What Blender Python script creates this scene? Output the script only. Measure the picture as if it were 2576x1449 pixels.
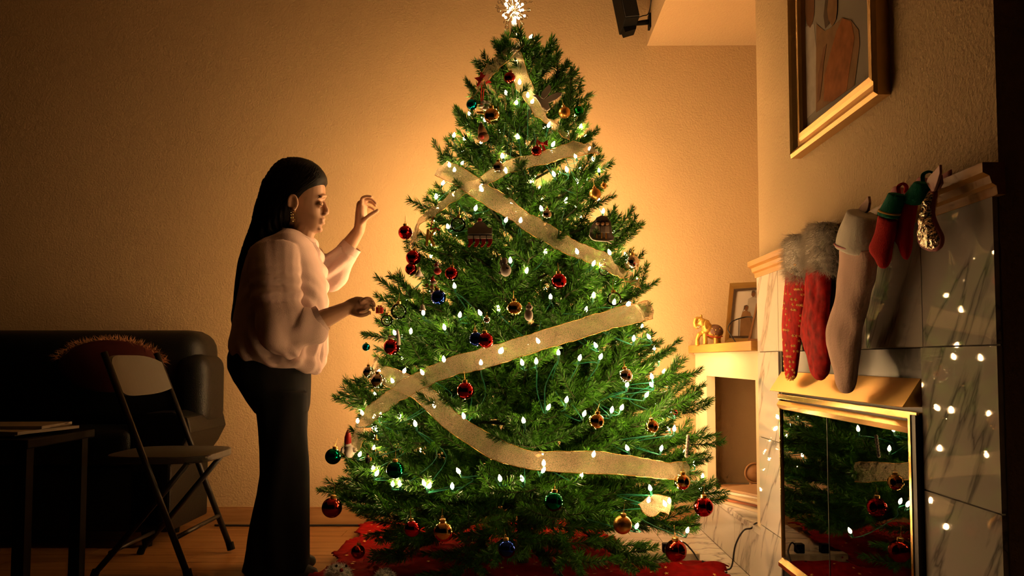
import bpy, bmesh, math, random
import numpy as np
from mathutils import Vector, Matrix, Quaternion, noise

random.seed(7)
rng = np.random.default_rng(11)
for o in list(bpy.data.objects):
    bpy.data.objects.remove(o)
scene = bpy.context.scene
COL = scene.collection

# ------------------------------------------------------------------ camera
F = 2080.0                      # focal length in pixels of the 2576 x 1449 frame
CX, CY = 1288.0, 795.0          # principal point
CAMH = 0.82
PITCH = math.atan(108 / F)
YAW = math.atan(22 / F)
cam_data = bpy.data.cameras.new('camera')
cam = bpy.data.objects.new('camera', cam_data)
COL.objects.link(cam)
cam_data.sensor_width = 36
cam_data.lens = 36 * F / 2576
cam_data.shift_y = (CY - 724.5) / 2576
cam_data.clip_start = 0.02
cam.location = (0, 0, CAMH)
cam.rotation_euler = (math.pi / 2 + PITCH, 0, YAW)
scene.camera = cam

# ------------------------------------------------------------------ world, exposure
world = bpy.data.worlds.new('night')
scene.world = world
world.use_nodes = True
world.node_tree.nodes['Background'].inputs[0].default_value = (0.01, 0.007, 0.004, 1)
world.node_tree.nodes['Background'].inputs[1].default_value = 0.02
vs = scene.view_settings
vs.view_transform = 'Standard'
vs.look = 'None'
vs.gamma = 1.0
vs.exposure = 0.0
vs.use_curve_mapping = False
cy = scene.cycles
cy.use_denoising = True
cy.max_bounces = 4
cy.diffuse_bounces = 1
cy.glossy_bounces = 3
cy.transmission_bounces = 3
cy.transparent_max_bounces = 8
cy.use_adaptive_sampling = True
cy.adaptive_threshold = 0.08
cy.adaptive_min_samples = 12
cy.sample_clamp_indirect = 6.0
cy.caustics_reflective = False
cy.caustics_refractive = False

BULB_COL = (1.0, 0.57, 0.25)    # warm mini-lights, the only light in the room
BULB_STRENGTH = 165.0          # strings on the room side
BULB_STRENGTH_BOOST = 370.0      # raised for wall-side and right-hand bulbs to brighten wall, niche and stockings
STAR_STRENGTH = 130.0

_Fv = Vector((-math.sin(YAW) * math.cos(PITCH), math.cos(YAW) * math.cos(PITCH), math.sin(PITCH)))
_Rv = Vector((math.cos(YAW), math.sin(YAW), 0))
_Uv = _Rv.cross(_Fv)
EYE = Vector((0, 0, CAMH))


def ray(x, y):
    return _Fv + _Rv * ((x - CX) / F) - _Uv * ((y - CY) / F)


def atY(x, y, Y):
    d = ray(x, y)
    return EYE + d * (Y / d.y)


def atX(x, y, X):
    d = ray(x, y)
    return EYE + d * (X / d.x)


def atZ(x, y, h):
    d = ray(x, y)
    return EYE + d * ((h - CAMH) / d.z)


def atPlane(x, y, p0, n):
    d = ray(x, y)
    return EYE + d * ((p0 - EYE).dot(n) / d.dot(n))


# ------------------------------------------------------------------ materials
MATS = {}


def _new(name):
    m = bpy.data.materials.new(name)
    m.use_nodes = True
    nt = m.node_tree
    b = nt.nodes['Principled BSDF']
    MATS[name] = m
    return m, nt, b


def mat(name, col, rough=0.5, metal=0.0, spec=0.5, var=0.0, vscale=8.0, bump=0.0, bscale=60.0,
        sheen=0.0, coat=0.0, trans=0.0, ior=1.5, alpha=1.0):
    if name in MATS:
        return MATS[name]
    m, nt, b = _new(name)
    b.inputs['Base Color'].default_value = (*col, 1)
    b.inputs['Roughness'].default_value = rough
    b.inputs['Metallic'].default_value = metal
    b.inputs['Specular IOR Level'].default_value = spec
    b.inputs['Sheen Weight'].default_value = sheen
    b.inputs['Coat Weight'].default_value = coat
    b.inputs['Transmission Weight'].default_value = trans
    b.inputs['IOR'].default_value = ior
    if var > 0 or bump > 0:
        tc = nt.nodes.new('ShaderNodeTexCoord')
    if var > 0:
        n = nt.nodes.new('ShaderNodeTexNoise')
        n.inputs['Scale'].default_value = vscale
        n.inputs['Detail'].default_value = 4
        r = nt.nodes.new('ShaderNodeValToRGB')
        r.color_ramp.elements[0].position = 0.3
        r.color_ramp.elements[1].position = 0.7
        r.color_ramp.elements[0].color = (*[c * (1 - var) for c in col], 1)
        r.color_ramp.elements[1].color = (*[min(1, c * (1 + var)) for c in col], 1)
        nt.links.new(tc.outputs['Object'], n.inputs['Vector'])
        nt.links.new(n.outputs['Fac'], r.inputs['Fac'])
        nt.links.new(r.outputs['Color'], b.inputs['Base Color'])
    if bump > 0:
        n2 = nt.nodes.new('ShaderNodeTexNoise')
        n2.inputs['Scale'].default_value = bscale
        n2.inputs['Detail'].default_value = 3
        bp = nt.nodes.new('ShaderNodeBump')
        bp.inputs['Strength'].default_value = 1.0
        bp.inputs['Distance'].default_value = bump
        nt.links.new(tc.outputs['Object'], n2.inputs['Vector'])
        nt.links.new(n2.outputs['Fac'], bp.inputs['Height'])
        nt.links.new(bp.outputs['Normal'], b.inputs['Normal'])
    return m


def wall_mat(name, col, bump=0.0016):
    m, nt, b = _new(name)
    b.inputs['Roughness'].default_value = 0.75
    b.inputs['Specular IOR Level'].default_value = 0.1
    g = nt.nodes.new('ShaderNodeNewGeometry')
    n = nt.nodes.new('ShaderNodeTexNoise'); n.inputs['Scale'].default_value = 1.3
    n.inputs['Detail'].default_value = 3
    r = nt.nodes.new('ShaderNodeValToRGB')
    r.color_ramp.elements[0].position = 0.3; r.color_ramp.elements[1].position = 0.7
    r.color_ramp.elements[0].color = (*[c * .94 for c in col], 1)
    r.color_ramp.elements[1].color = (*[c * 1.04 for c in col], 1)
    n2 = nt.nodes.new('ShaderNodeTexNoise'); n2.inputs['Scale'].default_value = 120
    n2.inputs['Detail'].default_value = 2.5; n2.inputs['Roughness'].default_value = 0.55
    bp = nt.nodes.new('ShaderNodeBump'); bp.inputs['Distance'].default_value = bump
    bp.inputs['Strength'].default_value = 1.0
    nt.links.new(g.outputs['Position'], n.inputs['Vector'])
    nt.links.new(g.outputs['Position'], n2.inputs['Vector'])
    nt.links.new(n.outputs['Fac'], r.inputs['Fac'])
    nt.links.new(r.outputs['Color'], b.inputs['Base Color'])
    nt.links.new(n2.outputs['Fac'], bp.inputs['Height'])
    nt.links.new(bp.outputs['Normal'], b.inputs['Normal'])
    return m


def marble_mat(name, base=(0.62, 0.58, 0.52), rough=0.025):
    m, nt, b = _new(name)
    b.inputs['Roughness'].default_value = rough
    b.inputs['Specular IOR Level'].default_value = 0.6
    g = nt.nodes.new('ShaderNodeNewGeometry')
    oi = nt.nodes.new('ShaderNodeObjectInfo')
    mul = nt.nodes.new('ShaderNodeMath'); mul.operation = 'MULTIPLY'; mul.inputs[1].default_value = 5.0
    cmb = nt.nodes.new('ShaderNodeCombineXYZ')
    add = nt.nodes.new('ShaderNodeVectorMath'); add.operation = 'ADD'
    mp = nt.nodes.new('ShaderNodeMapping')
    mp.vector_type = 'TEXTURE'
    mp.inputs['Rotation'].default_value = (math.radians(-55), 0.15, math.radians(8))
    mp.inputs['Scale'].default_value = (1 / 3.5, 1 / 0.9, 1 / 6.0)
    n = nt.nodes.new('ShaderNodeTexNoise'); n.inputs['Scale'].default_value = 1.3
    n.inputs['Detail'].default_value = 5; n.inputs['Distortion'].default_value = 0.25
    sub = nt.nodes.new('ShaderNodeMath'); sub.operation = 'SUBTRACT'; sub.inputs[1].default_value = 0.5
    ab = nt.nodes.new('ShaderNodeMath'); ab.operation = 'ABSOLUTE'
    r = nt.nodes.new('ShaderNodeValToRGB')
    r.color_ramp.elements[0].position = 0.0; r.color_ramp.elements[1].position = 0.035
    r.color_ramp.elements[0].color = (0.22, 0.21, 0.20, 1)
    r.color_ramp.elements[1].color = (*base, 1)
    e = r.color_ramp.elements.new(0.010); e.color = (0.42, 0.39, 0.36, 1)
    nt.links.new(oi.outputs['Random'], mul.inputs[0])
    nt.links.new(mul.outputs[0], cmb.inputs[0]); nt.links.new(mul.outputs[0], cmb.inputs[2])
    nt.links.new(g.outputs['Position'], add.inputs[0]); nt.links.new(cmb.outputs[0], add.inputs[1])
    nt.links.new(add.outputs[0], mp.inputs['Vector'])
    nt.links.new(mp.outputs[0], n.inputs['Vector'])
    nt.links.new(n.outputs['Fac'], sub.inputs[0]); nt.links.new(sub.outputs[0], ab.inputs[0])
    nt.links.new(ab.outputs[0], r.inputs['Fac'])
    nt.links.new(r.outputs['Color'], b.inputs['Base Color'])
    return m


def wood_mat(name, c1, c2, rough=0.35, scale=(1.5, 22, 22), axis_x=True):
    m, nt, b = _new(name)
    b.inputs['Specular IOR Level'].default_value = 0.18
    b.inputs['Roughness'].default_value = rough
    g = nt.nodes.new('ShaderNodeNewGeometry')
    oi = nt.nodes.new('ShaderNodeObjectInfo')
    mul = nt.nodes.new('ShaderNodeMath'); mul.operation = 'MULTIPLY'; mul.inputs[1].default_value = 9.0
    cmb = nt.nodes.new('ShaderNodeCombineXYZ')
    add = nt.nodes.new('ShaderNodeVectorMath'); add.operation = 'ADD'
    mp = nt.nodes.new('ShaderNodeMapping'); mp.inputs['Scale'].default_value = scale
    n = nt.nodes.new('ShaderNodeTexNoise'); n.inputs['Scale'].default_value = 2.2
    n.inputs['Detail'].default_value = 6; n.inputs['Distortion'].default_value = 0.8
    r = nt.nodes.new('ShaderNodeValToRGB')
    r.color_ramp.elements[0].position = 0.3; r.color_ramp.elements[1].position = 0.72
    r.color_ramp.elements[0].color = (*c1, 1); r.color_ramp.elements[1].color = (*c2, 1)
    nt.links.new(oi.outputs['Random'], mul.inputs[0]); nt.links.new(mul.outputs[0], cmb.inputs[1])
    nt.links.new(g.outputs['Position'], add.inputs[0]); nt.links.new(cmb.outputs[0], add.inputs[1])
    nt.links.new(add.outputs[0], mp.inputs['Vector']); nt.links.new(mp.outputs[0], n.inputs['Vector'])
    nt.links.new(n.outputs['Fac'], r.inputs['Fac']); nt.links.new(r.outputs['Color'], b.inputs['Base Color'])
    return m


def emit_mat(name, col, strength):
    m = bpy.data.materials.new(name); m.use_nodes = True
    nt = m.node_tree; nt.nodes.remove(nt.nodes['Principled BSDF'])
    e = nt.nodes.new('ShaderNodeEmission')
    e.inputs['Color'].default_value = (*col, 1); e.inputs['Strength'].default_value = strength
    nt.links.new(e.outputs[0], nt.nodes['Material Output'].inputs['Surface'])
    MATS[name] = m
    return m


def ribbon_mat(name):
    m, nt, b = _new(name)
    out = nt.nodes['Material Output']
    b.inputs['Base Color'].default_value = (0.52, 0.43, 0.28, 1)
    b.inputs['Roughness'].default_value = 0.32
    b.inputs['Metallic'].default_value = 0.35
    tc = nt.nodes.new('ShaderNodeNewGeometry')
    w = nt.nodes.new('ShaderNodeTexNoise'); w.inputs['Scale'].default_value = 480
    w2 = nt.nodes.new('ShaderNodeTexNoise'); w2.inputs['Scale'].default_value = 26
    nt.links.new(tc.outputs['Position'], w2.inputs['Vector'])
    bp = nt.nodes.new('ShaderNodeBump'); bp.inputs['Distance'].default_value = 0.006
    nt.links.new(w2.outputs['Fac'], bp.inputs['Height'])
    nt.links.new(bp.outputs['Normal'], b.inputs['Normal'])
    nt.links.new(tc.outputs['Position'], w.inputs['Vector'])
    tl = nt.nodes.new('ShaderNodeBsdfTranslucent'); tl.inputs['Color'].default_value = (0.42, 0.34, 0.21, 1)
    tp = nt.nodes.new('ShaderNodeBsdfTransparent')
    m1 = nt.nodes.new('ShaderNodeMixShader'); m1.inputs[0].default_value = 0.5
    m2 = nt.nodes.new('ShaderNodeMixShader')
    mr = nt.nodes.new('ShaderNodeMapRange')
    mr.inputs['From Min'].default_value = 0.35; mr.inputs['From Max'].default_value = 0.65
    mr.inputs['To Min'].default_value = 0.25; mr.inputs['To Max'].default_value = 0.62
    nt.links.new(w.outputs['Fac'], mr.inputs['Value'])
    nt.links.new(b.outputs[0], m1.inputs[1]); nt.links.new(tl.outputs[0], m1.inputs[2])
    nt.links.new(mr.outputs[0], m2.inputs[0])
    nt.links.new(m1.outputs[0], m2.inputs[1]); nt.links.new(tp.outputs[0], m2.inputs[2])
    nt.links.new(m2.outputs[0], out.inputs['Surface'])
    return m


def pane_mat(name, ior=1.9, tint=(0.75, 0.75, 0.75), rough=0.0):
    m, nt, b = _new(name)
    nt.nodes.remove(b)
    out = nt.nodes['Material Output']
    fr = nt.nodes.new('ShaderNodeFresnel'); fr.inputs['IOR'].default_value = ior
    gl = nt.nodes.new('ShaderNodeBsdfGlossy'); gl.inputs['Roughness'].default_value = rough
    tp = nt.nodes.new('ShaderNodeBsdfTransparent'); tp.inputs['Color'].default_value = (*tint, 1)
    mx = nt.nodes.new('ShaderNodeMixShader')
    nt.links.new(fr.outputs[0], mx.inputs[0])
    nt.links.new(tp.outputs[0], mx.inputs[1]); nt.links.new(gl.outputs[0], mx.inputs[2])
    nt.links.new(mx.outputs[0], out.inputs['Surface'])
    return m


def needle_mat(name, c1, c2):
    m, nt, b = _new(name)
    b.inputs['Roughness'].default_value = 0.38
    b.inputs['Specular IOR Level'].default_value = 0.55
    at = nt.nodes.new('ShaderNodeNewGeometry')
    r = nt.nodes.new('ShaderNodeValToRGB')
    r.color_ramp.elements[0].color = (*c1, 1); r.color_ramp.elements[1].color = (*c2, 1)
    nt.links.new(at.outputs['Random Per Island'], r.inputs['Fac'])
    nt.links.new(r.outputs['Color'], b.inputs['Base Color'])
    tl = nt.nodes.new('ShaderNodeBsdfTranslucent')
    nt.links.new(r.outputs['Color'], tl.inputs['Color'])
    mx = nt.nodes.new('ShaderNodeMixShader'); mx.inputs[0].default_value = 0.22
    nt.links.new(b.outputs[0], mx.inputs[1]); nt.links.new(tl.outputs[0], mx.inputs[2])
    nt.links.new(mx.outputs[0], nt.nodes['Material Output'].inputs['Surface'])
    return m


WALL = wall_mat('wall_paint', (0.55, 0.37, 0.19), 0.0020)
WALL2 = wall_mat('chimney_paint', (0.54, 0.38, 0.20), 0.0028)
CEIL = wall_mat('ceiling_paint', (0.55, 0.38, 0.21), 0.0024)
CREAM = wall_mat('cream_paint', (0.80, 0.66, 0.42), 0.0004)
MARBLE = marble_mat('marble')
GROUT = mat('grout', (0.35, 0.31, 0.25), 0.8)
FLOORW = wood_mat('floor_wood', (0.20, 0.085, 0.025), (0.36, 0.17, 0.055), 0.32, (1.2, 16, 16))
BASEW = wood_mat('baseboard_wood', (0.34, 0.16, 0.055), (0.46, 0.23, 0.085), 0.4, (1.2, 18, 18))
OAK = wood_mat('oak', (0.46, 0.21, 0.04), (0.62, 0.31, 0.07), 0.38, (16, 1.2, 16))
NEEDLE = needle_mat('needle', (0.012, 0.070, 0.005), (0.085, 0.31, 0.016))
TWIG = mat('twig', (0.05, 0.06, 0.02), 0.8)
BULB = emit_mat('bulb_light', BULB_COL, BULB_STRENGTH)
STARLIGHT = emit_mat('star_light', (1.0, 0.62, 0.28), STAR_STRENGTH)
BULB2 = emit_mat('bulb_light_bright', BULB_COL, BULB_STRENGTH_BOOST)
WIRE = mat('green_wire', (0.01, 0.14, 0.08), 0.4)
CLEAR = pane_mat('clear_acrylic', 1.25, (0.93, 0.93, 0.93))
PANE = pane_mat('door_glass', 2.3, (0.35, 0.36, 0.36))
RIBBON = ribbon_mat('gold_mesh_ribbon')
GOLDEDGE = mat('gold_cord', (0.85, 0.50, 0.14), 0.3, 1.0)
BRASS = mat('brass', (0.83, 0.52, 0.17), 0.2, 1.0, bump=0.0006, bscale=9)
BRASSDULL = mat('brushed_brass', (0.80, 0.50, 0.16), 0.36, 1.0)
BLACKMETAL = mat('black_metal', (0.012, 0.012, 0.012), 0.45)
GREYMETAL = mat('grey_enamel', (0.19, 0.18, 0.17), 0.35)
SOOT = mat('firebox_black', (0.01, 0.01, 0.01), 0.9)
BLACKPLASTIC = mat('black_plastic', (0.006, 0.006, 0.0055), 0.6, spec=0.06)
LEATHER = mat('black_leather', (0.007, 0.007, 0.0065), 0.42, spec=0.22, bump=0.0012, bscale=220)
CHAIRM = mat('chair_paint', (0.012, 0.011, 0.010), 0.4, spec=0.3)
CHAIRPAD = mat('chair_beige_plastic', (0.055, 0.05, 0.04), 0.5)
SKIN = mat('skin', (0.50, 0.27, 0.16), 0.5, var=0.06, vscale=20)
SWEAT = mat('pink_fleece', (0.66, 0.47, 0.42), 0.95, sheen=0.0, bump=0.0008, bscale=260, spec=0.1)
PANTS = mat('black_fabric', (0.010, 0.010, 0.011), 0.9, spec=0.1)
HAIR = mat('dark_hair', (0.005, 0.0035, 0.0025), 0.55, spec=0.12)
LIP = mat('lip', (0.36, 0.13, 0.09), 0.45)
SOCK = mat('grey_sock', (0.10, 0.095, 0.09), 0.9)
VELVET = mat('red_velvet', (0.24, 0.004, 0.003), 0.9, sheen=0.0, var=0.25, vscale=30, spec=0.05)
VELVETS = mat('red_crushed_velvet', (0.42, 0.005, 0.003), 0.75, sheen=0.0, var=0.5, vscale=38, spec=0.06)
REDKNIT = mat('red_knit', (0.55, 0.018, 0.012), 0.95, bump=0.0012, bscale=300, spec=0.1)
GREENKNIT = mat('green_knit', (0.012, 0.17, 0.10), 0.95, bump=0.0014, bscale=250, spec=0.1)
YELLOWKNIT = mat('yellow_knit', (0.62, 0.36, 0.07), 0.95, spec=0.1)
PINKFELT = mat('pink_felt', (0.82, 0.56, 0.46), 0.95, bump=0.001, bscale=200, spec=0.1)
PINKTRIM = mat('pink_trim', (0.55, 0.16, 0.18), 0.7)
WHITEFELT = mat('white_felt', (0.80, 0.74, 0.64), 0.95, bump=0.001, bscale=200, spec=0.1)
FUR = mat('white_fur', (0.92, 0.84, 0.72), 0.9, spec=0.15)
SEQUIN = mat('silver_sequin', (0.80, 0.66, 0.50), 0.14, 1.0, bump=0.012, bscale=70)
GOLDFOIL = mat('gold_foil', (0.85, 0.52, 0.14), 0.3, 0.9)
STARDOT = mat('gold_print', (0.85, 0.50, 0.09), 0.5, 0.3)
PORTRAITGOLD = mat('antique_gold', (0.60, 0.36, 0.12), 0.34, 0.85, bump=0.0008, bscale=120)
PORTRAITDARK = mat('frame_dark', (0.02, 0.014, 0.008), 0.4)
BLACKCORD = mat('black_cord', (0.015, 0.013, 0.012), 0.5)
BEIGE = mat('beige_plastic', (0.70, 0.58, 0.40), 0.45)


def bauble_mat(name, col, rough=0.07):
    return mat(name, col, rough, 1.0)


B_RED = bauble_mat('bauble_red', (0.62, 0.015, 0.015))
B_MAROON = bauble_mat('bauble_dark_red', (0.40, 0.03, 0.015), 0.12)
B_BLUE = bauble_mat('bauble_blue', (0.015, 0.05, 0.55))
B_TEAL = bauble_mat('bauble_teal', (0.0, 0.35, 0.50))
B_GREEN = bauble_mat('bauble_green', (0.0, 0.22, 0.09))
B_LIME = bauble_mat('bauble_bright_green', (0.02, 0.42, 0.06), 0.25)
B_GOLD = bauble_mat('bauble_gold', (0.85, 0.50, 0.16))
B_GOLDM = bauble_mat('bauble_matt_gold', (0.72, 0.40, 0.10), 0.35)
B_SILVER = bauble_mat('bauble_silver', (0.85, 0.80, 0.72), 0.05)


# ------------------------------------------------------------------ mesh helpers
class MB:
    def __init__(self):
        self.v = []; self.f = []

    def add(self, vs, fs):
        o = len(self.v)
        self.v += [tuple(p) for p in vs]
        self.f += [tuple(i + o for i in f) for f in fs]
        return self

    def box(self, lo, hi, M=None):
        x0, y0, z0 = lo; x1, y1, z1 = hi
        vs = [(x0, y0, z0), (x1, y0, z0), (x1, y1, z0), (x0, y1, z0), (x0, y0, z1), (x1, y0, z1), (x1, y1, z1), (x0, y1, z1)]
        if M is not None:
            vs = [M @ Vector(p) for p in vs]
        return self.add(vs, [(3, 2, 1, 0), (4, 5, 6, 7), (0, 1, 5, 4), (1, 2, 6, 5), (2, 3, 7, 6), (3, 0, 4, 7)])

    def rings(self, rs, cap=True):
        """loft closed rings (lists of equal length)"""
        n = len(rs[0]); vs = []; fs = []
        for r in rs:
            vs += [tuple(p) for p in r]
        for k in range(len(rs) - 1):
            for i in range(n):
                j = (i + 1) % n
                fs.append((k * n + i, k * n + j, (k + 1) * n + j, (k + 1) * n + i))
        if cap:
            fs.append(tuple(reversed(range(n))))
            fs.append(tuple((len(rs) - 1) * n + i for i in range(n)))
        return self.add(vs, fs)

    def tube(self, pts, rad, n=8, cap=True, round_ends=False, squash=1.0, up=None):
        pts = [Vector(p) for p in pts]
        if not hasattr(rad, '__len__'):
            rad = [rad] * len(pts)
        rad = list(rad)
        if round_ends:
            t0 = (pts[0] - pts[1]).normalized(); t1 = (pts[-1] - pts[-2]).normalized()
            a = pts[0]; b = pts[-1]; ra = rad[0]; rb = rad[-1]
            pre = [(a + t0 * ra * s, ra * c) for s, c in ((0.98, 0.17), (0.85, 0.53), (0.5, 0.866))]
            post = [(b + t1 * rb * s, rb * c) for s, c in ((0.5, 0.866), (0.85, 0.53), (0.98, 0.17))]
            pts = [p for p, _ in pre] + pts + [p for p, _ in post]
            rad = [r for _, r in pre] + rad + [r for _, r in post]
        rs = []
        nrm = None
        for i, p in enumerate(pts):
            t = (pts[min(i + 1, len(pts) - 1)] - pts[max(i - 1, 0)])
            t = t.normalized() if t.length > 1e-9 else Vector((0, 0, 1))
            if nrm is None:
                ref = up if up is not None else (Vector((0, 0, 1)) if abs(t.z) < 0.9 else Vector((1, 0, 0)))
                nrm = (ref - t * ref.dot(t)).normalized()
            else:
                nrm = (nrm - t * nrm.dot(t))
                nrm = nrm.normalized() if nrm.length > 1e-6 else t.orthogonal().normalized()
            b = t.cross(nrm)
            rs.append([p + nrm * (rad[i] * math.cos(2 * math.pi * k / n)) + b * (rad[i] * squash * math.sin(2 * math.pi * k / n)) for k in range(n)])
        return self.rings(rs, cap)

    def ell(self, c, r, nu=16, nv=10, M=None):
        c = Vector(c)
        rs = []
        for j in range(1, nv):
            ph = math.pi * j / nv
            rs.append([Vector((r[0] * math.sin(ph) * math.cos(2 * math.pi * i / nu), r[1] * math.sin(ph) * math.sin(2 * math.pi * i / nu), -r[2] * math.cos(ph))) for i in range(nu)])
        vs = [Vector((0, 0, -r[2]))] + [p for q in rs for p in q] + [Vector((0, 0, r[2]))]
        fs = []
        for i in range(nu):
            fs.append((0, 1 + (i + 1) % nu, 1 + i))
        for k in range(nv - 2):
            for i in range(nu):
                j = (i + 1) % nu
                fs.append((1 + k * nu + i, 1 + k * nu + j, 1 + (k + 1) * nu + j, 1 + (k + 1) * nu + i))
        top = len(vs) - 1; b0 = 1 + (nv - 2) * nu
        for i in range(nu):
            fs.append((top, b0 + i, b0 + (i + 1) % nu))
        if M is not None:
            vs = [M @ p for p in vs]
        return self.add([p + c for p in vs], fs)

    def lathe(self, prof, n=24, M=None, cap=False):
        rs = [[Vector((r * math.cos(2 * math.pi * i / n), r * math.sin(2 * math.pi * i / n), z)) for i in range(n)] for r, z in prof]
        if M is not None:
            rs = [[M @ p for p in q] for q in rs]
        return self.rings(rs, cap)

    def prism(self, poly, off):
        """polygon (list of 3D points) extruded by vector off"""
        n = len(poly); off = Vector(off)
        poly = [Vector(p) for p in poly]
        vs = poly + [p + off for p in poly]
        fs = [tuple(reversed(range(n))), tuple(n + i for i in range(n))]
        for i in range(n):
            j = (i + 1) % n
            fs.append((i, j, n + j, n + i))
        return self.add(vs, fs)

    def mesh(self, name='mesh'):
        me = bpy.data.meshes.new(name)
        me.from_pydata(self.v, [], self.f)
        me.update()
        return me

    def build(self, name, m, parent=None, smooth=False, fix=True, bevel=0.0):
        me = self.mesh(name)
        if fix and len(self.f) < 60000:
            bm = bmesh.new(); bm.from_mesh(me)
            bmesh.ops.recalc_face_normals(bm, faces=bm.faces)
            if bevel > 0:
                bmesh.ops.bevel(bm, geom=[e for e in bm.edges], offset=bevel, segments=2, affect='EDGES', profile=0.6)
            bm.to_mesh(me); bm.free()
        return link(name, me, m, parent, smooth)


def link(name, me, m, parent=None, smooth=False):
    o = bpy.data.objects.new(name, me)
    COL.objects.link(o)
    if m is not None and len(me.materials) == 0:
        me.materials.append(m)
    if smooth:
        me.polygons.foreach_set('use_smooth', [True] * len(me.polygons))
    if parent is not None:
        setpar(o, parent)
    return o


def setpar(o, parent):
    o.parent = parent
    o.matrix_parent_inverse = wmat(parent).inverted()


def wmat(o):
    m = o.matrix_basis.copy()
    if o.parent is not None:
        m = wmat(o.parent) @ o.matrix_parent_inverse @ m
    return m


def tag(o, label, cat, group=None, kind=None):
    o['label'] = label
    if cat: o['category'] = cat
    if group: o['group'] = group
    if kind: o['kind'] = kind
    return o


def struct(o, label=None):
    o['kind'] = 'structure'
    if label: o['label'] = label
    return o


def thing(name, label, cat, loc=(0, 0, 0), group=None):
    o = bpy.data.objects.new(name, None)
    COL.objects.link(o)
    o.empty_display_size = 0.05
    o.location = loc
    return tag(o, label, cat, group)


def bx(name, lo, hi, m, parent=None, bevel=0.0):
    return MB().box(lo, hi).build(name, m, parent, bevel=bevel)


def remesh(o, voxel, smooth=3, factor=0.5, fn=None):
    md = o.modifiers.new('r', 'REMESH'); md.mode = 'VOXEL'; md.voxel_size = voxel; md.use_smooth_shade = True
    if smooth:
        s = o.modifiers.new('s', 'SMOOTH'); s.iterations = smooth; s.factor = factor
    dg = bpy.context.evaluated_depsgraph_get()
    dg.update()
    me = bpy.data.meshes.new_from_object(o.evaluated_get(dg), depsgraph=dg)
    o.modifiers.clear()
    old = o.data
    o.data = me
    if len(me.materials) == 0:
        for mm in old.materials: me.materials.append(mm)
    if fn is not None:
        n = len(me.vertices)
        co = np.empty(n * 3, dtype=np.float32); me.vertices.foreach_get('co', co)
        no = np.empty(n * 3, dtype=np.float32); me.vertices.foreach_get('normal', no)
        co = co.reshape(-1, 3); no = no.reshape(-1, 3)
        co = fn(co, no).astype(np.float32)
        me.vertices.foreach_set('co', co.reshape(-1)); me.update()
    me.polygons.foreach_set('use_smooth', [True] * len(me.polygons))
    return o


def spline(pts, n=8):
    pts = [Vector(p) for p in pts]
    out = []
    P = [pts[0] * 2 - pts[1]] + pts + [pts[-1] * 2 - pts[-2]]
    for i in range(1, len(P) - 2):
        a, b, c, d = P[i - 1], P[i], P[i + 1], P[i + 2]
        for k in range(n):
            t = k / n
            out.append(0.5 * ((2 * b) + (c - a) * t + (2 * a - 5 * b + 4 * c - d) * t * t + (3 * b - a - 3 * c + d) * t ** 3))
    out.append(pts[-1])
    return out


def fur(name, samples, length, width, m, parent, jitter=0.5):
    """samples: list of (point, normal); thin triangular hairs"""
    b = MB()
    for p, n in samples:
        d = (Vector(n) + Vector(rng.normal(0, jitter, 3))).normalized()
        d.z -= 0.25
        s = d.orthogonal().normalized() * width
        L = length * random.uniform(0.6, 1.2)
        p = Vector(p)
        b.add([p - s, p + s, p + d * L], [(0, 1, 2)])
    o = b.build(name, m, parent, fix=False)
    o['kind'] = 'stuff'
    return o


# ================================================================== THE ROOM
WY = 4.12          # back wall
SX = 0.64          # face of the dropped ceiling
SH = 2.405         # underside of the dropped ceiling
BX = 0.862         # chimney breast face
B0, B1 = 1.485, 2.98   # chimney breast along y
RX = 1.34          # side wall behind alcove

wb = struct(bx('wall_back', (-3.7, WY, -0.05), (1.45, WY + .12, 3.5), WALL), 'orange lit textured plaster wall behind the tree')
cm = MB().box((-3.7, -1.0, 3.4), (SX, WY, 3.5))
struct(cm.build('ceiling', CEIL), 'high ceiling over the room')
cs = MB().box((SX, 0.2, SH), (1.45, WY, SH + .1)).box((SX, 0.2, SH + .1), (SX + .06, WY, 3.4))
struct(cs.build('ceiling_soffit', CEIL), 'lowered ceiling above the fireplace side')
struct(bx('wall_right', (RX, 0.2, -.05), (RX + .1, WY, SH), WALL), 'side wall of the alcove')

# chimney breast with a real firebox recess
FB0, FB1 = 1.775, 2.735       # firebox opening along y
mb = MB()
mb.box((BX, B0, 0.845), (RX, B1, SH))
mb.box((BX, B0, -.02), (RX, FB0, 0.845))
mb.box((BX, FB1, -.02), (RX, B1, 0.845))
struct(mb.build('wall_chimney_breast', WALL2), 'textured chimney breast wall above the mantel')
# firebox liner
fb = MB()
fb.box((1.28, FB0, -.02), (1.30, FB1, .845)).box((.875, FB0, 0.0), (1.28, FB1, .02))
fb.box((.875, FB0, 0.0), (1.28, FB0 + .012, .845)).box((.875, FB1 - .012, 0.0), (1.28, FB1, .845)).box((.875, FB0, .833), (1.28, FB1, .845))

# floor of individual boards
floor = struct(bx('floor', (-3.7, -0.6, -.06), (1.45, WY + .05, -0.008), GROUT), 'dark laminate floor')
plank_me = {}
row = 0
y = WY
while y > 1.5:
    wd = 0.125
    x = -3.7 + (row * 0.47) % 1.2 - 1.2
    while x < 1.3:
        x0, x1 = max(x, -3.7), min(x + 1.2, 1.34)
        if x1 - x0 > .05:
            key = round(x1 - x0, 3)
            if key not in plank_me:
                plank_me[key] = MB().box((0, 0, -0.008), (key - .0025, wd - .0025, 0)).mesh('plank')
                plank_me[key].materials.append(FLOORW)
            o = link('plank', plank_me[key], None, floor)
            o.location = (x0, y - wd, 0)
        x += 1.2
    y -= wd; row += 1

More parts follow.
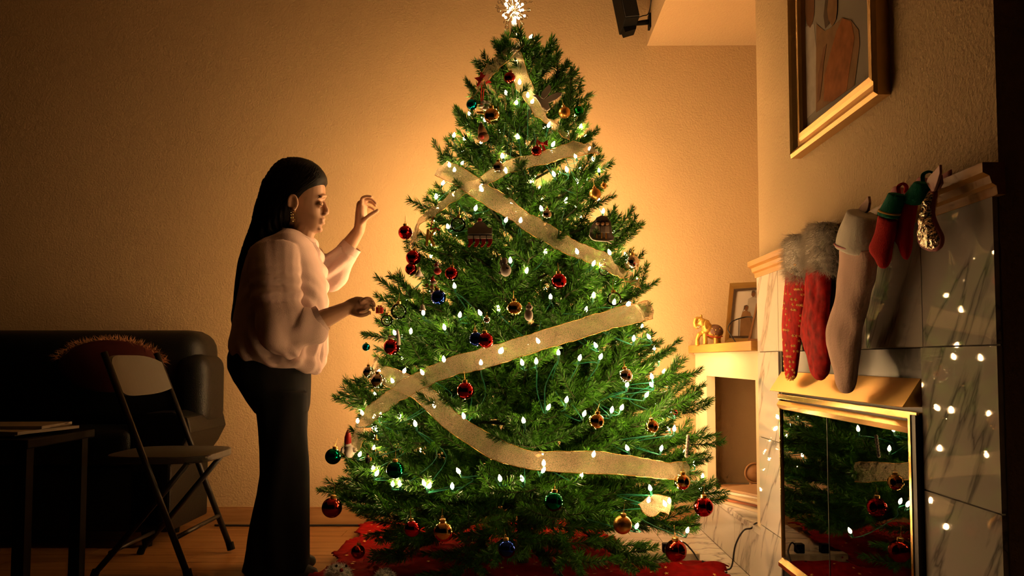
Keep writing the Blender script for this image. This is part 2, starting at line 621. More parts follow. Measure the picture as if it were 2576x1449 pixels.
# baseboard, three lengths
bb = struct(MB().box((-3.7, WY - .014, .0), (-3.69, WY, .088)).build('baseboard_back', BASEW), 'wooden baseboard along the back wall')
for x0, x1 in ((-3.69, -2.42), (-2.418, -1.19), (-1.188, 0.05), (0.052, .853)):
    m_ = MB().box((x0, WY - .016, 0), (x1, WY, .082)).box((x0, WY - .011, .082), (x1, WY, .09))
    m_.build('board', BASEW, bb)

# flat marble hearth on the floor
hearth = struct(bx('floor_hearth', (.40, 1.3, 0.0), (.855, WY - .018, .004), GROUT), 'flat marble hearth beside the tree')
yy = WY - .02
while yy > 1.35:
    for xa, xb in ((.402, .626), (.629, .853)):
        bx('tile', (xa, yy - .305, .002), (xb, yy - .003, .011), MARBLE, hearth)
    yy -= .305

# raised marble ledge under the niche
LH = 0.212
ledge = struct(bx('wall_ledge_core', (.868, B1, 0), (RX, WY, LH - .022), GROUT), 'low raised marble ledge in the niche')
for ya, yb in ((B1 + .002, 3.36), (3.362, 3.74), (3.742, WY - .002)):
    bx('riser_tile', (.855, ya, .011), (.868, yb, LH - .022), MARBLE, ledge)
    m_ = MB().box((.850, ya, LH - .022), (RX, yb, LH))
    m_.build('ledge_tile', MARBLE, ledge, bevel=.003)

# niche surround: cream boards round the opening
niche = struct(MB().box((.866, B1, .742), (.905, WY, .848)).box((.866, 3.875, LH), (.905, WY, .742)).box((.866, B1, LH), (.905, 3.07, .742)).build('wall_niche', CREAM), 'cream surround of the wall niche')
bx('lintel_strip', (.860, B1 + .001, .842), (.868, WY - .002, .849), CREAM, niche)

# ---------------------------------------------------------------- fireplace marble surround
surround = struct(MB().box((BX - .004, B0 + .004, 0), (BX + .002, FB0, .845)).box((BX - .004, FB1, 0), (BX + .002, B1 - .002, .845))
                  .box((BX - .004, B0 + .004, .845), (BX + .002, B1 - .002, 1.12)).build('wall_fireplace_surround', GROUT), 'polished marble fireplace surround')
TX0, TX1 = .850, BX - .003
g = .0016


def tile(y0, y1, h0, h1):
    bx('marble_tile', (TX0, y0 + g, h0 + g), (TX1, y1 - g, h1 - g), MARBLE, surround)


for h0, h1 in ((0.011, .235), (.235, .545), (.545, .845)):
    tile(B0, FB0 - .006, h0, h1)
    tile(FB1 + .006, B1, h0, h1)
for y0, y1 in ((B0, 1.757), (1.757, 2.04), (2.04, 2.39), (2.39, 2.737), (2.737, B1)):
    tile(y0, y1, .845, 1.121)

# mantel: thin oak crown moulding
prof = [(BX, 1.112), (BX - .014, 1.112), (BX - .016, 1.128), (BX - .024, 1.133), (BX - .028, 1.146), (BX - .040, 1.152), (BX - .040, 1.170), (BX, 1.170)]
ms = MB().prism([(px_, B0 - .02, pz) for px_, pz in prof], (0, B1 + .012 - (B0 - .02), 0))
mantel = tag(ms.build('mantel', OAK), 'narrow oak mantel moulding above the marble fireplace', 'mantel')
# oak shelf over the niche
sh = MB().box((.832, B1 + .02, .850), (RX, WY, .886))
shelf = tag(sh.build('wall_shelf', OAK, bevel=.003), 'oak shelf with the elephant on it over the niche', 'shelf')

# ---------------------------------------------------------------- fireplace insert
fp = thing('fireplace_insert', 'brass trimmed fireplace with glass doors in the marble surround', 'fireplace', (BX, (FB0 + FB1) / 2, 0))
fb.build('firebox', SOOT, fp)
bx('metal_panel', (.866, FB0, .772), (.872, FB1, .843), GREYMETAL, fp)
bx('frame_post', (.838, FB0, .012), (.870, FB0 + .022, .70), BLACKMETAL, fp)
bx('frame_post', (.848, FB1 - .012, .012), (.870, FB1, .70), BLACKMETAL, fp)
bx('brass_edge', (.836, FB0 + .020, .10), (.846, FB0 + .030, .70), BRASS, fp)
bx('brass_edge', (.844, FB1 - .016, .18), (.850, FB1 - .010, .66), BRASS, fp)
# hood: folded brass sheet with triangular cheeks
hm = MB()
a0, a1 = FB0 + .01, FB1 - .004
hm.prism([(.858, a0, .776), (.818, a0, .716), (.816, a0, .7175), (.8565, a0, .778)], (0, a1 - a0, 0))
hood = hm.build('hood', BRASSDULL, fp)
for yc in (a0, a1 - .002):
    MB().prism([(.858, yc, .776), (.8185, yc, .717), (.858, yc, .717)], (0, .002, 0)).build('hood_cheek', BRASSDULL, hood)
bx('vent_bar', (.842, FB0 + .002, .690), (.862, FB1 - .002, .706), BRASS, fp, bevel=.002)
bx('vent_gap', (.858, FB0 + .002, .672), (.866, FB1 - .002, .722), BLACKMETAL, fp)
tr = MB().prism([(.846, FB0 + .004, .684), (.838, FB0 + .004, .672), (.846, FB0 + .004, .658), (.858, FB0 + .004, .658), (.858, FB0 + .004, .684)], (0, FB1 - FB0 - .008, 0))
tr.build('top_rail', BRASS, fp)
w4 = (FB1 - FB0 - .05) / 2
for k, (ya, yb) in enumerate(((FB0 + .030, 2.312), (2.315, FB1 - .016))):
    d = bx('glass_door', (.850, ya, .178), (.856, yb, .659), PANE, fp)
    MB().box((.849, ya, .176), (.857, ya + .003, .66)).build('door_seam', BLACKMETAL, d)
MB().prism([(.858, FB0 + .004, .150), (.836, FB0 + .004, .150), (.836, FB0 + .004, .163), (.850, FB0 + .004, .178), (.858, FB0 + .004, .178)], (0, FB1 - FB0 - .008, 0)).build('bottom_rail', BRASS, fp)
bx('kick_panel', (.852, FB0 + .004, .012), (.862, FB1 - .004, .150), SOOT, fp)

# ================================================================== TREE
TAX, TAY = 0.008, 3.27
_tab = [(2.20, .0), (2.087, .045), (1.945, .18), (1.818, .245), (1.708, .285), (1.613, .315), (1.487, .375), (1.361, .41), (1.266, .455),
        (1.077, .52), (.98, .56), (.872, .60), (.73, .625), (.62, .675), (.462, .725), (.336, .80), (.21, .72), (.13, .58), (.0, .5)]
_th = np.array([t[0] for t in _tab][::-1]); _tr = np.array([t[1] for t in _tab][::-1])


def TR(h):
    return float(np.interp(h, _th, _tr))


def on_tree(x, y, k=1.0):
    """point of the tree's surface seen at a pixel (front side), or the closest pass beside it"""
    d = ray(x, y)
    best = None; bestv = 1e9
    s = 1.9
    while s < 3.7:
        p = EYE + d * (s / d.y)
        r = math.hypot(p.x - TAX, p.y - TAY)
        v = r - k * TR(p.z)
        if v <= 0:
            return p
        if v < bestv:
            bestv = v; best = p
        s += 0.006
    return best


# --- branch meshes
def rot_about(v, axis, a):
    return Quaternion(axis, a) @ v


class NB:
    """collects needles in numpy"""
    def __init__(self):
        self.q = []; self.tw = MB()

    def brush(self, p0, d, L, nl, dens, r0=.0022, curve=0.25):
        d = Vector(d).normalized(); p0 = Vector(p0)
        n = int(L * dens)
        t = np.sort(rng.random(n)) ** 0.9
        upv = Vector((0, 0, 1))
        P = np.array([p0 + d * (L * a) + upv * (curve * L * a * a) for a in (0, .33, .66, 1)])
        self.tw.tube([Vector(p) for p in P], [r0, r0, r0 * .8, r0 * .5], 4)
        tang = np.array(d + upv * curve * .9); tang /= np.linalg.norm(tang)
        base = np.array(p0)[None] + np.outer(t * L, np.array(d)) + np.outer(curve * L * t * t, (0, 0, 1))
        o1 = np.array(d.orthogonal().normalized()); o2 = np.cross(np.array(d), o1)
        ph = rng.random(n) * 2 * math.pi
        rad = np.outer(np.cos(ph), o1) + np.outer(np.sin(ph), o2)
        ang = np.radians(rng.uniform(38, 66, n)) * (1 - .35 * t)
        nd = np.cos(ang)[:, None] * tang[None] + np.sin(ang)[:, None] * rad
        nlen = nl * rng.uniform(.72, 1.1, n) * (1 - .25 * t ** 4)
        tip = base + nd * nlen[:, None]
        side = np.cross(nd, rng.normal(0, 1, (n, 3)))
        side /= np.linalg.norm(side, axis=1)[:, None]
        w = 0.00115
        mid = base + nd * (nlen * .62)[:, None] + rng.normal(0, .0008, (n, 3))
        q = np.stack([base - side * w * .7, base + side * w * .7, mid + side * w, tip, mid - side * w], 1)
        self.q.append(q)

    def mesh(self, name):
        q = np.concatenate(self.q); n = len(q)
        v = q.reshape(-1, 3)
        f = [(5 * i, 5 * i + 1, 5 * i + 2, 5 * i + 3, 5 * i + 4) for i in range(n)]
        nv = len(v)
        vs = [tuple(a) for a in v] + self.tw.v
        fs = f + [tuple(i + nv for i in a) for a in self.tw.f]
        me = bpy.data.meshes.new(name)
        me.from_pydata(vs, [], fs)
        me.materials.append(NEEDLE); me.materials.append(TWIG)
        mi = [0] * len(f) + [1] * len(self.tw.f)
        me.polygons.foreach_set('material_index', mi)
        me.update()
        return me


def make_branch(L, seed):
    """branch along +x, length L, flat-ish spray of bottle-brush tips"""
    random.seed(seed)
    nb = NB()
    nb.tw.tube([(0, 0, 0), (L * .5, 0, -.01), (L * .8, 0, 0)], [.006, .0045, .003], 5)
    nl = .037
    dens = 1500
    core = min(.30, L * .62)
    nb.brush((L - core, 0, 0), (1, random.uniform(-.1, .1), random.uniform(-.03, .08)), core, nl, dens, curve=.12)
    nside = max(2, int(L / .085))
    for i in range(nside):
        t = .22 + .66 * (i + .5) / nside if L > .3 else .3 + .5 * (i + .5) / nside
        s = 1 if i % 2 else -1
        a = math.radians(random.uniform(32, 55)) * s
        el = random.uniform(-.12, .35)
        ln = min(L * (1 - t) * .95 + .06, random.uniform(.13, .21))
        nb.brush((L * t, 0, 0), (math.cos(a), math.sin(a), el), ln, nl, dens, curve=.2)
        if L > .45 and random.random() < .55:
            nb.brush((L * t, 0, 0), (math.cos(a * .6), math.sin(-a * .5), .55 + el * .5), ln * .75, nl, dens * .8, curve=.15)
    return nb.mesh('branch')


LCLASS = [.13, .20, .28, .36, .44, .52, .60, .68, .77]
BR = {L: [make_branch(L, int(L * 1000) + k * 17) for k in range(3 if L > .3 else 2)] for L in LCLASS}

tree = thing('christmas_tree', 'tall green artificial christmas tree hung with lights and baubles', 'christmas tree', (TAX, TAY, 0))
MB().tube([(TAX, TAY, .03), (TAX, TAY, 1.2), (TAX, TAY, 2.06)], [.022, .018, .008], 10).build('trunk', TWIG, tree, smooth=True)
random.seed(3)
nbranch = 0
h = .30
tier = 0
while h < 2.02:
    R = TR(h)
    u = (h - .3) / 1.75
    n = max(4, int(round(5 + R * 15.5)))
    off = random.random() * 6.28
    for k in range(n):
        a = off + 2 * math.pi * (k + random.uniform(-.22, .22)) / n
        hh = h + random.uniform(-.03, .03)
        elev = math.radians(np.interp(u, [0, .08, .3, .7, 1], [-7, 1, 9, 20, 38]) + random.uniform(-7, 7))
        Lw = TR(hh) * random.uniform(.80, 1.10)
        wallgap = (WY - .03 - TAY) / max(.05, math.sin(a)) if math.sin(a) > 0 else 9
        Lw = min(Lw, wallgap)
        L = max(.1, Lw / math.cos(elev))
        cls = min(LCLASS, key=lambda c: abs(c - L))
        me = random.choice(BR[cls])
        o = link('branch', me, None, tree)
        z0 = hh - math.sin(elev) * L * .75
        sc = L / cls
        rot = Matrix.Rotation(a, 4, 'Z') @ Matrix.Rotation(-elev, 4, 'Y') @ Matrix.Rotation(random.uniform(-.35, .35), 4, 'X')
        o.matrix_basis = Matrix.Translation((TAX, TAY, z0)) @ rot @ Matrix.Diagonal((sc, max(sc, .8), max(sc, .8), 1))
        nbranch += 1
    h += .104 if h < 1.6 else .09
    tier += 1
# drooping lowest branches, two layers
for n_, e0_, e1_, l0_, z_ in ((13, -25, -14, .70, .35), (9, -30, -20, .56, .31)):
    for k in range(n_):
        a = 2 * math.pi * (k + random.uniform(-.25, .25)) / n_ + z_ * 9
        if .75 < ((-a) % (2 * math.pi)) < 1.25 and z_ < .33: continue
        elev = math.radians(random.uniform(e0_, e1_))
        Lw = l0_ * random.uniform(.85, 1.1)
        Lw = min(Lw, (z_ - .045) / max(.05, math.sin(-elev)))
        if math.sin(a) > 0: Lw = min(Lw, (WY - .05 - TAY) / math.sin(a))
        cls = min(LCLASS, key=lambda c: abs(c - Lw))
        o = link('branch', random.choice(BR[cls]), None, tree)
        o.matrix_basis = Matrix.Translation((TAX, TAY, z_)) @ Matrix.Rotation(a, 4, 'Z') @ Matrix.Rotation(-elev, 4, 'Y') @ Matrix.Scale(Lw / cls, 4)
        nbranch += 1
# top leader and short up-swept sprigs
for a, el, L, z in ((0, 86, .20, 1.90), (.4, 58, .20, 1.86), (1.9, 60, .2, 1.85), (3.3, 62, .20, 1.84), (4.6, 55, .2, 1.86), (5.5, 65, .13, 1.93), (2.6, 70, .13, 1.95)):
    cls = min(LCLASS, key=lambda c: abs(c - L))
    o = link('branch', random.choice(BR[cls]), None, tree)
    o.matrix_basis = Matrix.Translation((TAX, TAY, z)) @ Matrix.Rotation(a, 4, 'Z') @ Matrix.Rotation(-math.radians(el), 4, 'Y')
    nbranch += 1
# stand
st = MB()
for k in range(4):
    a = k * math.pi / 2 + .6
    st.tube([(TAX, TAY, .15), (TAX + .12 * math.cos(a), TAY + .12 * math.sin(a), .1), (TAX + .26 * math.cos(a), TAY + .26 * math.sin(a), .02)], .009, 6)
st.build('stand', BLACKMETAL, tree)
print('branches', nbranch)

# ---------------------------------------------------------------- light strings
BULBS = [(1333, 97), (1299, 162), (1275, 239), (1299, 263), (1221, 306), (1304, 349), (1141, 345), (1379, 320), (1328, 245), (1337, 260), (1307, 212),
         (1395, 443), (1427, 432), (1336, 460), (1452, 461), (1422, 510), (1271, 559), (1195, 529), (1128, 575), (1370, 640), (1284, 661), (1324, 687),
         (1144, 725), (1097, 500), (1131, 420), (1143, 432), (1265, 398), (1274, 435), (1208, 473), (1214, 481), (1535, 640), (1453, 638), (1513, 672),
         (1389, 368), (1491, 668), (1140, 492), (1309, 560), (1363, 530), (1065, 792), (1156, 798), (1210, 792), (1253, 781), (1119, 829),
         (1033, 839), (973, 813), (1210, 918), (1117, 910), (1065, 942), (1015, 938), (989, 963), (950, 939), (913, 1044), (1093, 1025), (1168, 1053),
         (956, 1051), (1005, 1052), (1046, 1072), (1257, 889), (995, 842), (1385, 752), (1493, 748), (1544, 766), (1578, 770), (1474, 785), (1501, 874),
         (1405, 893), (1457, 906), (1509, 903), (1594, 857), (1635, 852), (1315, 918), (1349, 915), (1356, 863), (1577, 973), (1641, 972), (1624, 998),
         (1641, 953), (1377, 1030), (1424, 1012), (1468, 1046), (1538, 1037), (1562, 1031), (1318, 1064), (1647, 1084), (1694, 1042), (1261, 888),
         (1255, 783), (1696, 1084), (937, 1181), (945, 1196), (903, 1148), (988, 1222), (1006, 1222), (1078, 1228), (1069, 1221), (1156, 1190), (1259, 1210),
         (1138, 1229), (948, 1084), (899, 1064), (1364, 1188), (1459, 1204), (1492, 1149), (1580, 1133), (1663, 1133), (1637, 1234),
         (1631, 1263), (1684, 1265), (1675, 1273), (1600, 1328), (1315, 1210), (1728, 1340), (1368, 1171)]
bulb_me = MB().lathe([(.0015, -.002), (.0060, .004), (.0056, .011), (.0008, .020)], 6).mesh('bulb')
bulb_me.materials.append(BULB)
bulb_me.polygons.foreach_set('use_smooth', [True] * len(bulb_me.polygons))
bulb_me2 = bulb_me.copy(); bulb_me2.materials.clear(); bulb_me2.materials.append(BULB2)
sock_me = MB().lathe([(.0008, -.016), (.0036, -.015), (.0042, -.002), (.003, -.001)], 8).mesh('socket')
sock_me.materials.append(WIRE)
random.seed(21)
front = [(on_tree(x, y, .94), True) for x, y in BULBS]
front = [(p, not ((p.x > .25 and p.y > TAY - .35) or (p.x > .28 and p.z < 1.2))) for p, f in front]  # right and lower right bulbs get the raised strength to light niche and stockings
back = []
for k in range(230):                      # strings continue round the far side; unseen bulbs added to light the wall
    hz = .28 + 1.55 * (k + .5) / 230
    a = math.radians((k * 137.5) % 160 + 10)
    r = TR(hz) * .95
    p = Vector((TAX + r * math.cos(a), TAY + r * math.sin(a), hz))
    p.y = min(p.y, WY - .06)
    back.append((p, False))
allb = front + back
edges = [.0, .40, .62, .84, 1.08, 1.42, 3.0]
names = ['lowest', 'second lowest', 'third lowest', 'third highest', 'second highest', 'topmost']
for s in range(6):
    grp = [(p, f) for p, f in allb if edges[s] <= p.z < edges[s + 1]]
    grp.sort(key=lambda q: math.atan2(q[0].x - TAX, -(q[0].y - TAY)))
    ls = thing('light_string', 'string of warm white mini lights on green wire, %s round the tree' % names[s], 'string lights', (TAX, TAY, edges[s] + .1), 'string lights on the tree')
    path = []
    for i, (p, isf) in enumerate(grp):
        ax = Vector((TAX, TAY, p.z))
        tilt = Matrix.Rotation(random.uniform(-.5, .5), 4, 'X') @ Matrix.Rotation(random.uniform(-.5, .5), 4, 'Y')
        b = link('bulb', bulb_me if isf else bulb_me2, None, ls)
        b.matrix_basis = Matrix.Translation(p) @ tilt
        sk = link('socket', sock_me, None, b)
        sk.matrix_parent_inverse = Matrix.Identity(4)
        q = Vector(p) + (tilt @ Vector((0, 0, -.017)))
        path.append(q)
        if i + 1 < len(grp):
            mid = (p + grp[i + 1][0]) / 2
            rad = (mid - Vector((TAX, TAY, mid.z)))
            mid = Vector((TAX, TAY, mid.z)) + rad * .78
            mid.z -= .018
            path.append(mid)
    MB().tube(spline(path, 5), .0016, 5).build('wire', WIRE, ls, smooth=True)

# ================================================================== RIBBONS
def around(p, dth, dh, k=1.02):
    a = math.atan2(p.y - TAY, p.x - TAX) + dth
    h = p.z + dh
    r = TR(h) * (k - .07 * min(1, abs(dth) * 3))
    return Vector((TAX + r * math.cos(a), min(TAY + r * math.sin(a), WY - .03), h))


def ribbon(label, px, width, pre=None, post=None, k=1.03, seed=0):
    pts = [on_tree(x, y, k) for x, y in px]
    if pre:
        pts = [around(pts[0], pre[0] * s, pre[1] * s) for s in (1, .66, .33)] + pts
    if post:
        pts = pts + [around(pts[-1], post[0] * s, post[1] * s) for s in (.33, .66, 1)]
    path = spline(pts, 14)
    nseg = 8
    vs = []; fs = []
    e0 = []; e1 = []
    for i, p in enumerate(path):
        t = (path[min(i + 1, len(path) - 1)] - path[max(i - 1, 0)]).normalized()
        nrm = Vector((p.x - TAX, p.y - TAY, .25)).normalized()
        w = t.cross(nrm).normalized()
        tw = noise.noise(p * 5 + Vector((seed, 0, 0))) * .22
        w = (w * math.cos(tw) + nrm * math.sin(tw)).normalized()
        ww = width * (.94 + .18 * noise.noise(p * 7 + Vector((0, seed, 3))))
        for j in range(nseg + 1):
            u = j / nseg - .5
            q = p + w * (ww * u)
            q = q + nrm * (.010 * noise.noise(q * 22 + Vector((seed, 5, 0))) + .006 * noise.noise(q * 55) - .02 * (u * 2) ** 2 * .4)
            vs.append(q)
        e0.append(vs[-1 - nseg]); e1.append(vs[-1])
    for i in range(len(path) - 1):
        for j in range(nseg):
            a = i * (nseg + 1) + j
            fs.append((a, a + 1, a + nseg + 2, a + nseg + 1))
    b = MB(); b.add(vs, fs)
    o = b.build('ribbon', RIBBON, None, smooth=True, fix=False)
    tag(o, label, 'ribbon', 'sheer gold ribbons wound round the tree')
    MB().tube(e0, .0011, 4).build('edge_wire', GOLDEDGE, o, smooth=True)
    MB().tube(e1, .0011, 4).build('edge_wire', GOLDEDGE, o, smooth=True)
    return o


ribbon('upper gold ribbon falling from right to left, behind the crossing ribbon', [(1490, 368), (1440, 372), (1385, 388), (1330, 402), (1275, 418), (1215, 448), (1155, 480), (1105, 515), (1062, 548), (1040, 585)], .066, (.5, .03), (-.5, -.02), 1.07, 1)
ribbon('upper gold ribbon falling from left to right across the other upper ribbon', [(1108, 420), (1150, 440), (1205, 475), (1265, 512), (1325, 553), (1390, 590), (1450, 622), (1505, 645), (1545, 668)], .074, (-.5, .04), (.5, -.03), 1.10, 2)
ribbon('lower gold ribbon rising from left to right, in front at the crossing', [(893, 1105), (905, 1065), (945, 1025), (1000, 985), (1060, 952), (1130, 922), (1210, 900), (1290, 876), (1370, 852), (1450, 828), (1530, 803), (1600, 786)], .074, (-.4, -.04), (.5, .03), 1.08, 3)
ribbon('lower gold ribbon sagging down to the lower right of the tree', [(945, 935), (985, 950), (1040, 975), (1085, 1010), (1130, 1055), (1190, 1095), (1255, 1132), (1330, 1155), (1410, 1160), (1500, 1162), (1590, 1170), (1660, 1180), (1695, 1185)], .066, (-.4, .03), (.22, -.02), 1.05, 4)
ribbon('short gold ribbon slanting down right from the treetop', [(1288, 128), (1300, 165), (1316, 205), (1340, 245), (1368, 285)], .072, (-.5, .03), (.4, -.06), 1.10, 5)
ribbon('short gold ribbon draped over the left of the treetop', [(1306, 108), (1280, 125), (1250, 150), (1222, 185)], .088, None, (-.5, -.06), 1.16, 6)
ribbon('crumpled end of gold ribbon at the lower right of the tree', [(1622, 1256), (1640, 1276), (1660, 1264), (1690, 1272)], .06, None, None, 1.0, 7)

# ================================================================== TREE TOPPER
pc = atY(1293, 26, TAY - .005)
top = thing('tree_topper', 'lit starburst tree topper of clear beads', 'tree topper', pc - Vector((0, 0, .11)))
st_core = MB(); beads = MB(); spokes = MB()
random.seed(5)
MB().tube([pc - Vector((0, 0, .115)), pc - Vector((0, 0, .07)), pc - Vector((0, 0, .012))], [.018, .012, .006], 10).build('holder', mat('topper_silver', (.75, .7, .6), .25, 1.0), top, smooth=True)
bme = MB().ell((0, 0, 0), (.0052, .0052, .0052), 6, 4).mesh('bulb'); bme.materials.append(STARLIGHT)
N = 46
for i in range(N):
    z = 1 - 2 * (i + .5) / N; a = i * 2.39996
    d = Vector((math.sqrt(1 - z * z) * math.cos(a), math.sqrt(1 - z * z) * math.sin(a), z))
    if i % 2 == 0:
        o = link('bulb', bme, None, top); o.location = pc + d * random.uniform(.028, .05) - top.location
        o.matrix_parent_inverse = Matrix.Identity(4)
    if i % 2 == 1 or i % 4 == 0:
        r = random.uniform(.055, .078)
        sp = MB().tube([pc, pc + d * r], .0007, 4).build('spoke', mat('topper_silver', (1, 1, 1)), top)
        s = random.uniform(.006, .0095)
        q = Quaternion((0, 0, 1), 0) if abs(d.z) > .99 else Vector((0, 0, 1)).rotation_difference(d)
        MB().lathe([(.0002, -s * 1.3), (s * .55, -s * .5), (s, .25 * s), (s * .75, s * .85), (.0002, s * 1.15)], 12, Matrix.Translation(pc + d * r) @ q.to_matrix().to_4x4()).build('bead', CLEAR, sp, smooth=True)

# ================================================================== BAUBLES
ball_me = MB().ell((0, 0, 0), (1, 1, 1), 32, 20)
BALL = {}


def ball_mesh(m):
    if m.name not in BALL:
        me = ball_me.mesh('bauble'); me.materials.append(m)
        me.polygons.foreach_set('use_smooth', [True] * len(me.polygons))
        BALL[m.name] = me
    return BALL[m.name]


capb = MB().lathe([(.30, .93), (.30, 1.22), (.24, 1.25), (.02, 1.26)], 16)
cap_me = capb.mesh('cap'); cap_me.materials.append(GOLDFOIL)
hookb = MB().tube([(0, 0, 1.25)] + [(math.sin(t) * .16, 0, 1.42 - math.cos(t) * .16) for t in np.linspace(0, 6.0, 10)] + [(0.02, 0, 1.9), (.08, 0, 2.3)], .025, 5)
hook_me = hookb.mesh('hook'); hook_me.materials.append(GOLDEDGE)


def bauble(m, x, y, r, label, k=1.0, cap=True):
    p = on_tree(x, y, k)
    rr = r * p.y / F
    d = (p - EYE).normalized()
    o = link('bauble', ball_mesh(m), None)
    o.location = p - d * rr * .5
    o.scale = (rr, rr, rr)
    o.rotation_euler = (random.uniform(-.15, .15), random.uniform(-.15, .15), random.uniform(0, 6))
    tag(o, label, 'bauble', 'baubles on the tree')
    c = link('cap', cap_me, None); c.parent = o
    h = link('hook', hook_me, None); h.parent = o
    return o


random.seed(9)
for a in [
    (B_RED, 1020, 585, 18, 'shiny red bauble on the left edge beside the letter ornament'),
    (B_RED, 1040, 648, 19, 'shiny red bauble on the left edge below the letter ornament'),
    (B_RED, 1034, 677, 15, 'red bauble half hidden under another red bauble at left edge'),
    (B_RED, 1136, 688, 17, 'red bauble above the blue bauble on the left of the tree'),
    (B_RED, 1406, 707, 20, 'red bauble right of centre below the upper ribbons'),
    (B_RED, 985, 873, 20, 'red bauble at the left edge near the small teal bauble'),
    (B_RED, 1222, 856, 20, 'red bauble just above the lower rising ribbon'),
    (B_RED, 1171, 983, 22, 'red bauble hanging alone below the lower rising ribbon'),
    (B_MAROON, 835, 1277, 25, 'dark red bauble at the lower left tip of the tree'),
    (B_RED, 1770, 1275, 24, 'red bauble at the far lower right beside the marble ledge'),
    (B_MAROON, 1700, 1385, 27, 'large copper red bauble hanging low over the power strip'),
    (B_RED, 1037, 1330, 20, 'dim red bauble low on the left over the red cloth'),
    (B_MAROON, 1282, 196, 15, 'dark red bauble near the treetop under the ribbon'),
    (B_MAROON, 1350, 380, 14, 'small red and gold bauble in front of the upper ribbon'),
    (B_MAROON, 901, 1388, 17, 'very dark red bauble near the floor at lower left'),
    (B_RED, 1697, 1037, 8, 'tiny red bauble at the right edge of the tree'),
    (B_BLUE, 1103, 748, 19, 'dark blue bauble on the left of the tree'),
    (B_BLUE, 1198, 853, 18, 'blue bauble partly behind the red bauble above the ribbon'),
    (B_BLUE, 1275, 1381, 22, 'dark blue bauble low at the bottom centre of the tree'),
    (B_TEAL, 1187, 263, 14, 'teal bauble with red spots near the treetop'),
    (B_TEAL, 921, 873, 10, 'small teal bauble hanging off the left edge'),
    (B_LIME, 1457, 279, 13, 'bright green bauble at the upper right edge'),
    (B_GREEN, 994, 1182, 22, 'dark green bauble above a pair of lights at lower left'),
    (B_GREEN, 838, 1148, 20, 'dark green bauble at the left edge by the plush snowman'),
    (B_GREEN, 1393, 1262, 24, 'dim green bauble low in the middle of the tree'),
    (CLEAR, 1152, 565, 19, 'clear glass bauble left of the house ornament'),
    (B_SILVER, 1254, 421, 15, 'small silver bauble in front of the upper ribbon'),
    (B_SILVER, 1589, 660, 19, 'silver bauble hanging off the upper right edge'),
    (B_SILVER, 1376, 540, 13, 'small silver bauble above the upper slanting ribbon'),
    (CLEAR, 1003, 783, 20, 'large clear glass bauble at the left edge by the gift ornament'),
    (CLEAR, 973, 806, 15, 'smaller clear glass bauble below the gift ornament'),
    (B_SILVER, 952, 958, 19, 'silver bauble where the lower ribbons begin at left'),
    (B_SILVER, 927, 935, 14, 'silver bauble at the left edge above the lower ribbon'),
    (CLEAR, 1545, 752, 18, 'clear glass bauble above the right end of the rising ribbon'),
    (B_SILVER, 1573, 945, 18, 'silver bauble at right below the rising ribbon'),
    (B_GOLD, 1238, 292, 21, 'dark gold bauble with a small bow near the treetop'),
    (B_GOLDM, 1420, 283, 15, 'gold bauble at upper right beside the dove'),
    (B_GOLDM, 1497, 488, 15, 'matt gold bauble at the right edge above the snowman family'),
    (B_GOLDM, 1518, 468, 8, 'tiny gold bauble at the right edge of the tree'),
    (B_GOLD, 1295, 776, 20, 'gold bauble in the middle beside the owl'),
    (B_GOLD, 1500, 1060, 20, 'gold bauble right of centre above the sagging ribbon'),
    (B_GOLD, 1640, 1073, 17, 'gold bauble near the right edge above the sagging ribbon'),
    (B_GOLD, 1716, 1212, 20, 'gold bauble at right below the end of the sagging ribbon'),
    (B_GOLDM, 1566, 1320, 23, 'gold bauble low at right over the red cloth'),
    (B_GOLD, 1116, 1337, 25, 'large gold bauble low at left over the red cloth'),
    (CLEAR, 1520, 680, 14, 'clear glass bauble under the end of the upper slanting ribbon'),
    (B_SILVER, 1225, 805, 9, 'tiny silver bauble under a light above the red bauble'),
]:
    bauble(*a, k=1.06)


# ================================================================== SHAPED ORNAMENTS
def orn(name, label, x, y, k=1.10, cat='ornament'):
    p = on_tree(x, y, k)
    t = thing(name, label, cat, p, 'shaped ornaments on the tree')
    Y0 = p.y

    def W(px_, py_, d=0.0):
        return atY(px_, py_, Y0 - d)
    return t, W, Y0 / F     # metres per pixel


def cut(t, W, pts, d0, th, m, name, smooth=False):
    """flat-cut shape of real thickness"""
    return MB().prism([W(x, y, d0) for x, y in pts], (0, -th, 0)).build(name, m, t, bevel=min(.0008, th * .2))


def eb(t, W, s, x, y, rx, ry, d, m, name, rd=None):
    return MB().ell(W(x, y, d), (rx * s, (rd or min(rx, ry)) * s, ry * s), 16, 10).build(name, m, t, smooth=True)


O_WHITE = mat('ornament_white', (.78, .72, .64), .6)
O_GREY = mat('ornament_grey', (.42, .38, .34), .7)
O_RED = mat('ornament_red', (.50, .02, .015), .45)
O_BLACK = mat('ornament_black', (.02, .018, .016), .6)
O_ORANGE = mat('ornament_gold', (.80, .42, .06), .4, .5)
O_BROWN = mat('ornament_brown', (.30, .13, .04), .6)
O_SKIN = mat('ornament_skin', (.75, .45, .25), .6)
O_GREEN = mat('ornament_green', (.01, .2, .1), .6)

